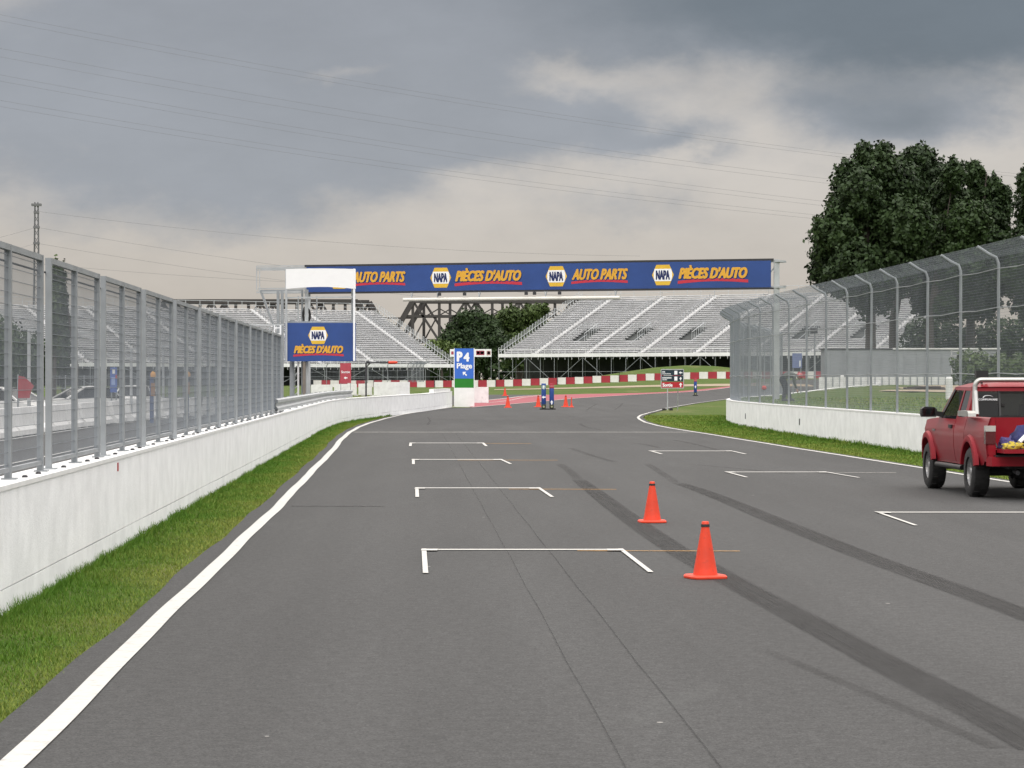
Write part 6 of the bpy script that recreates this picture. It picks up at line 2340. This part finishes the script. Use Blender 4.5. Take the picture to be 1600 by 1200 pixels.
# ------------------------------------------------------------------ person bending over
def build_person():
    Y = 110.0
    bx_, gz = pt(1229, 0, Y).x, bank_z(pt(1229, 0, Y).x, Y) + 0.02
    T = thing('person', 'person in a red helmet, grey shirt and dark trousers bending over behind the fence', 'person', (bx_, Y, gz))

    def skin(name, verts, edges, radii, mat, root=0, sub=2):
        me = bpy.data.meshes.new(name)
        me.from_pydata(verts, edges, [])
        o = bpy.data.objects.new(name, me)
        COL.objects.link(o)
        md = o.modifiers.new('skin', 'SKIN')
        md.use_smooth_shade = True
        for i, r in enumerate(radii):
            d = me.skin_vertices[0].data[i]
            d.radius = r if isinstance(r, tuple) else (r, r)
            d.use_root = (i == root)
        s = o.modifiers.new('sub', 'SUBSURF'); s.levels = sub; s.render_levels = sub
        dg = bpy.context.evaluated_depsgraph_get()
        m2 = bpy.data.meshes.new_from_object(o.evaluated_get(dg))
        bpy.data.objects.remove(o)
        m2.materials.clear()
        m2.shade_smooth()
        q = link(name, m2, mat, T)
        return q
    SK = M('skin', (0.38, 0.22, 0.155), 0.6, 0, 0.05)
    TRO = M('dark_trousers', (0.022, 0.024, 0.032), 0.85, 0, 0.15, 8)
    SHI = M('grey_green_shirt', (0.085, 0.095, 0.085), 0.85, 0, 0.12, 8)
    # facing +x, hips over the feet, trunk bent forward, arms hanging to the ground
    hip = (-0.18, 0, 0.93)
    v = [hip, (-0.05, 0, 1.03), (0.12, 0, 1.08), (0.30, 0, 1.08), (0.36, 0, 1.07), (0.45, 0, 1.05),       # 0-5 spine, neck, head base
         (-0.17, -0.10, 0.90), (-0.06, -0.13, 0.50), (-0.14, -0.13, 0.10), (0.04, -0.14, 0.04),          # right leg 6-9
         (-0.17, 0.10, 0.90), (0.06, 0.13, 0.52), (0.16, 0.14, 0.10), (0.34, 0.15, 0.04),                # left leg 10-13
         (0.30, -0.19, 1.05), (0.30, -0.23, 0.76), (0.38, -0.17, 0.52),                                  # right arm 14-16
         (0.31, 0.19, 1.05), (0.34, 0.23, 0.75), (0.44, 0.15, 0.52)]                                    # left arm 17-19
    e = [(0, 1), (1, 2), (2, 3), (3, 4), (4, 5), (0, 6), (6, 7), (7, 8), (8, 9), (0, 10), (10, 11), (11, 12), (12, 13), (3, 14), (14, 15), (15, 16), (3, 17), (17, 18), (18, 19)]
    r = [(0.17, 0.16), (0.17, 0.16), (0.19, 0.17), (0.18, 0.14), 0.065, 0.06, 0.12, 0.085, 0.06, 0.045, 0.12, 0.085, 0.06, 0.045, 0.085, 0.06, 0.042, 0.085, 0.06, 0.042]
    skin('body', v, e, r, SHI)
    # trousers over the same legs
    skin('trousers', [(-0.175, 0, 0.93), (-0.17, -0.10, 0.89), (-0.06, -0.13, 0.50), (-0.14, -0.13, 0.09), (-0.17, 0.10, 0.89), (0.06, 0.13, 0.52), (0.16, 0.14, 0.09), (-0.09, 0, 1.0)],
         [(0, 1), (1, 2), (2, 3), (0, 4), (4, 5), (5, 6), (0, 7)], [(0.185, 0.175), 0.145, 0.108, 0.085, 0.145, 0.108, 0.085, (0.18, 0.17)], TRO)
    for s, x in ((-1, -0.14), (1, 0.16)):
        mb = MB()
        mb.hexa([Vector((x - 0.09, s * 0.135 - 0.05, 0)), Vector((x + 0.20, s * 0.145 - 0.05, 0)), Vector((x + 0.20, s * 0.145 + 0.05, 0)), Vector((x - 0.09, s * 0.135 + 0.05, 0)),
                 Vector((x - 0.07, s * 0.135 - 0.045, 0.11)), Vector((x + 0.12, s * 0.145 - 0.04, 0.09)), Vector((x + 0.12, s * 0.145 + 0.04, 0.09)), Vector((x - 0.07, s * 0.135 + 0.045, 0.11))])
        me = mb.mesh('boot'); link('boot', me, BLACK, T)
    # head with a face looking down and forward
    bm = bmesh.new()
    bmesh.ops.create_uvsphere(bm, u_segments=20, v_segments=14, radius=1.0)
    for q in bm.verts:
        c = q.co.copy()
        q.co = Vector((c.x * 0.115, c.y * 0.078, c.z * 0.10))
        # face side: nose ridge and chin
        if c.z < -0.2 and c.x > 0.2:
            q.co.z -= 0.012 * c.x
        if abs(c.y) < 0.25 and 0.05 < c.x < 0.5 and c.z < -0.6:
            q.co.z -= 0.022
    me = bpy.data.meshes.new('head'); bm.to_mesh(me); bm.free(); me.shade_smooth()
    h = link('head', me, SK, T, (0.53, 0, 1.0)); h.rotation_euler = (0, R(18), 0)
    bm = bmesh.new()
    bmesh.ops.create_uvsphere(bm, u_segments=20, v_segments=14, radius=1.0)
    bmesh.ops.delete(bm, geom=[q for q in bm.verts if q.co.x < -0.35 and q.co.z < -0.2 or q.co.z < -0.62], context='VERTS')
    for q in bm.verts:
        q.co = Vector((q.co.x * 0.145, q.co.y * 0.115, q.co.z * 0.135))
    me = bpy.data.meshes.new('helmet'); bm.to_mesh(me); bm.free(); me.shade_smooth()
    h = link('helmet', me, M('helmet_red', (0.42, 0.025, 0.03), 0.3, 0, 0.03, coat=0.5), T, (0.535, 0, 1.03)); h.rotation_euler = (0, R(25), 0)
    # hands: palm, four fingers and a thumb each, closing on what lies below
    for hx_, hy, hz in ((0.385, -0.17, 0.49), (0.445, 0.15, 0.49)):
        vv = [(hx_, hy, hz), (hx_ + 0.02, hy, hz - 0.07)]
        ee = [(0, 1)]
        rr = [0.026, (0.036, 0.018)]
        for f in range(4):
            yy = hy - 0.03 + 0.02 * f
            L = (0.062, 0.074, 0.07, 0.055)[f]
            vv += [(hx_ + 0.022, yy, hz - 0.085), (hx_ + 0.045, yy, hz - 0.085 - L * 0.55), (hx_ + 0.035, yy, hz - 0.085 - L)]
            n0 = len(vv) - 3
            ee += [(1, n0), (n0, n0 + 1), (n0 + 1, n0 + 2)]
            rr += [0.010, 0.009, 0.008]
        vv += [(hx_ + 0.035, hy + 0.035, hz - 0.045), (hx_ + 0.06, hy + 0.04, hz - 0.08)]
        ee += [(0, len(vv) - 2), (len(vv) - 2, len(vv) - 1)]
        rr += [0.011, 0.009]
        skin('hand', vv, ee, rr, SK, 0, 1)
    return T


build_person()

# ------------------------------------------------------------------ power line and mast
PYL = 560.0
b0 = pt(57, 592, PYL); b0.z = 0.85
top = pt(57, 316, PYL).z
root = thing('lattice_mast', 'tall thin lattice mast far beyond the left fence', 'mast', b0)
mb = MB()
w0, w1 = 0.75, 0.32
cs = [(-1, -1), (1, -1), (1, 1), (-1, 1)]
for sx, sy in cs:
    mb.bar((b0.x + sx * w0, PYL + sy * w0, b0.z), (b0.x + sx * w1, PYL + sy * w1, top), 0.14)
n = 26
for i in range(n):
    z0_, z1_ = b0.z + (top - b0.z) * i / n, b0.z + (top - b0.z) * (i + 1) / n
    ka, kb = w0 + (w1 - w0) * i / n, w0 + (w1 - w0) * (i + 1) / n
    for j in range(4):
        a, c = cs[j], cs[(j + 1) % 4]
        mb.bar((b0.x + a[0] * ka, PYL + a[1] * ka, z0_), (b0.x + c[0] * kb, PYL + c[1] * kb, z1_), 0.09)
mb.build('lattice', M('mast_steel', (0.16, 0.16, 0.17), 0.6, 0.2), root)
mb = MB()
for py, wd in ((320, 2.0), (355, 1.2), (380, 1.2), (332, 1.0)):
    z = pt(0, py, PYL).z
    mb.box((b0.x, PYL, z), (wd, 1.0, 0.5))
mb.build('cross_arm', M('mast_steel', (0.16, 0.16, 0.17)), root)


def wire(label, a, b, sag, r, group='overhead power cables'):
    P0, P1 = Vector(a), Vector(b)
    mb = MB()
    pts = []
    for t in np.linspace(0, 1, 25):
        q = P0.lerp(P1, t); q.z -= sag * 4 * t * (1 - t)
        pts.append(q)
    mb.tube(pts, r, 4)
    single('power_cable', mb, WIREK, label, 'cable', a, group)


names = ['highest', 'second highest', 'third highest', 'fourth highest', 'fifth', 'sixth', 'second lowest', 'lowest']
for nm, (y0, y1, dl) in zip(names, ((12, 262, 0), (22, 266, 2), (66, 300, 0), (80, 305, 2), (108, 334, 0), (118, 340, 2), (150, 350, 0), (160, 355, 2))):
    wire(f'{nm} of the eight thin power cables slanting across the cloudy sky', pt(-160, y0 - 22, 430 + dl), pt(1760, y1 + 26, 520 + dl), 3.2, 0.017)
for nm, y0, y1 in (('second', 355, 470), ('third', 380, 490), ('top', 330, 400), ('lowest', 412, 448)):
    wire(f'{nm} of the thin cables running right from the lattice mast above the left grandstand', pt(57, y0, PYL), pt(1000, y1, 640), 2.0, 0.022, 'cables from the lattice mast')
for nm, y0 in (('upper', 355), ('lower', 380)):
    wire(f'{nm} thin cable running left from the lattice mast out of the picture', pt(57, y0, PYL), pt(-300, y0 + 60, 520), 1.5, 0.02, 'cables left of the lattice mast')
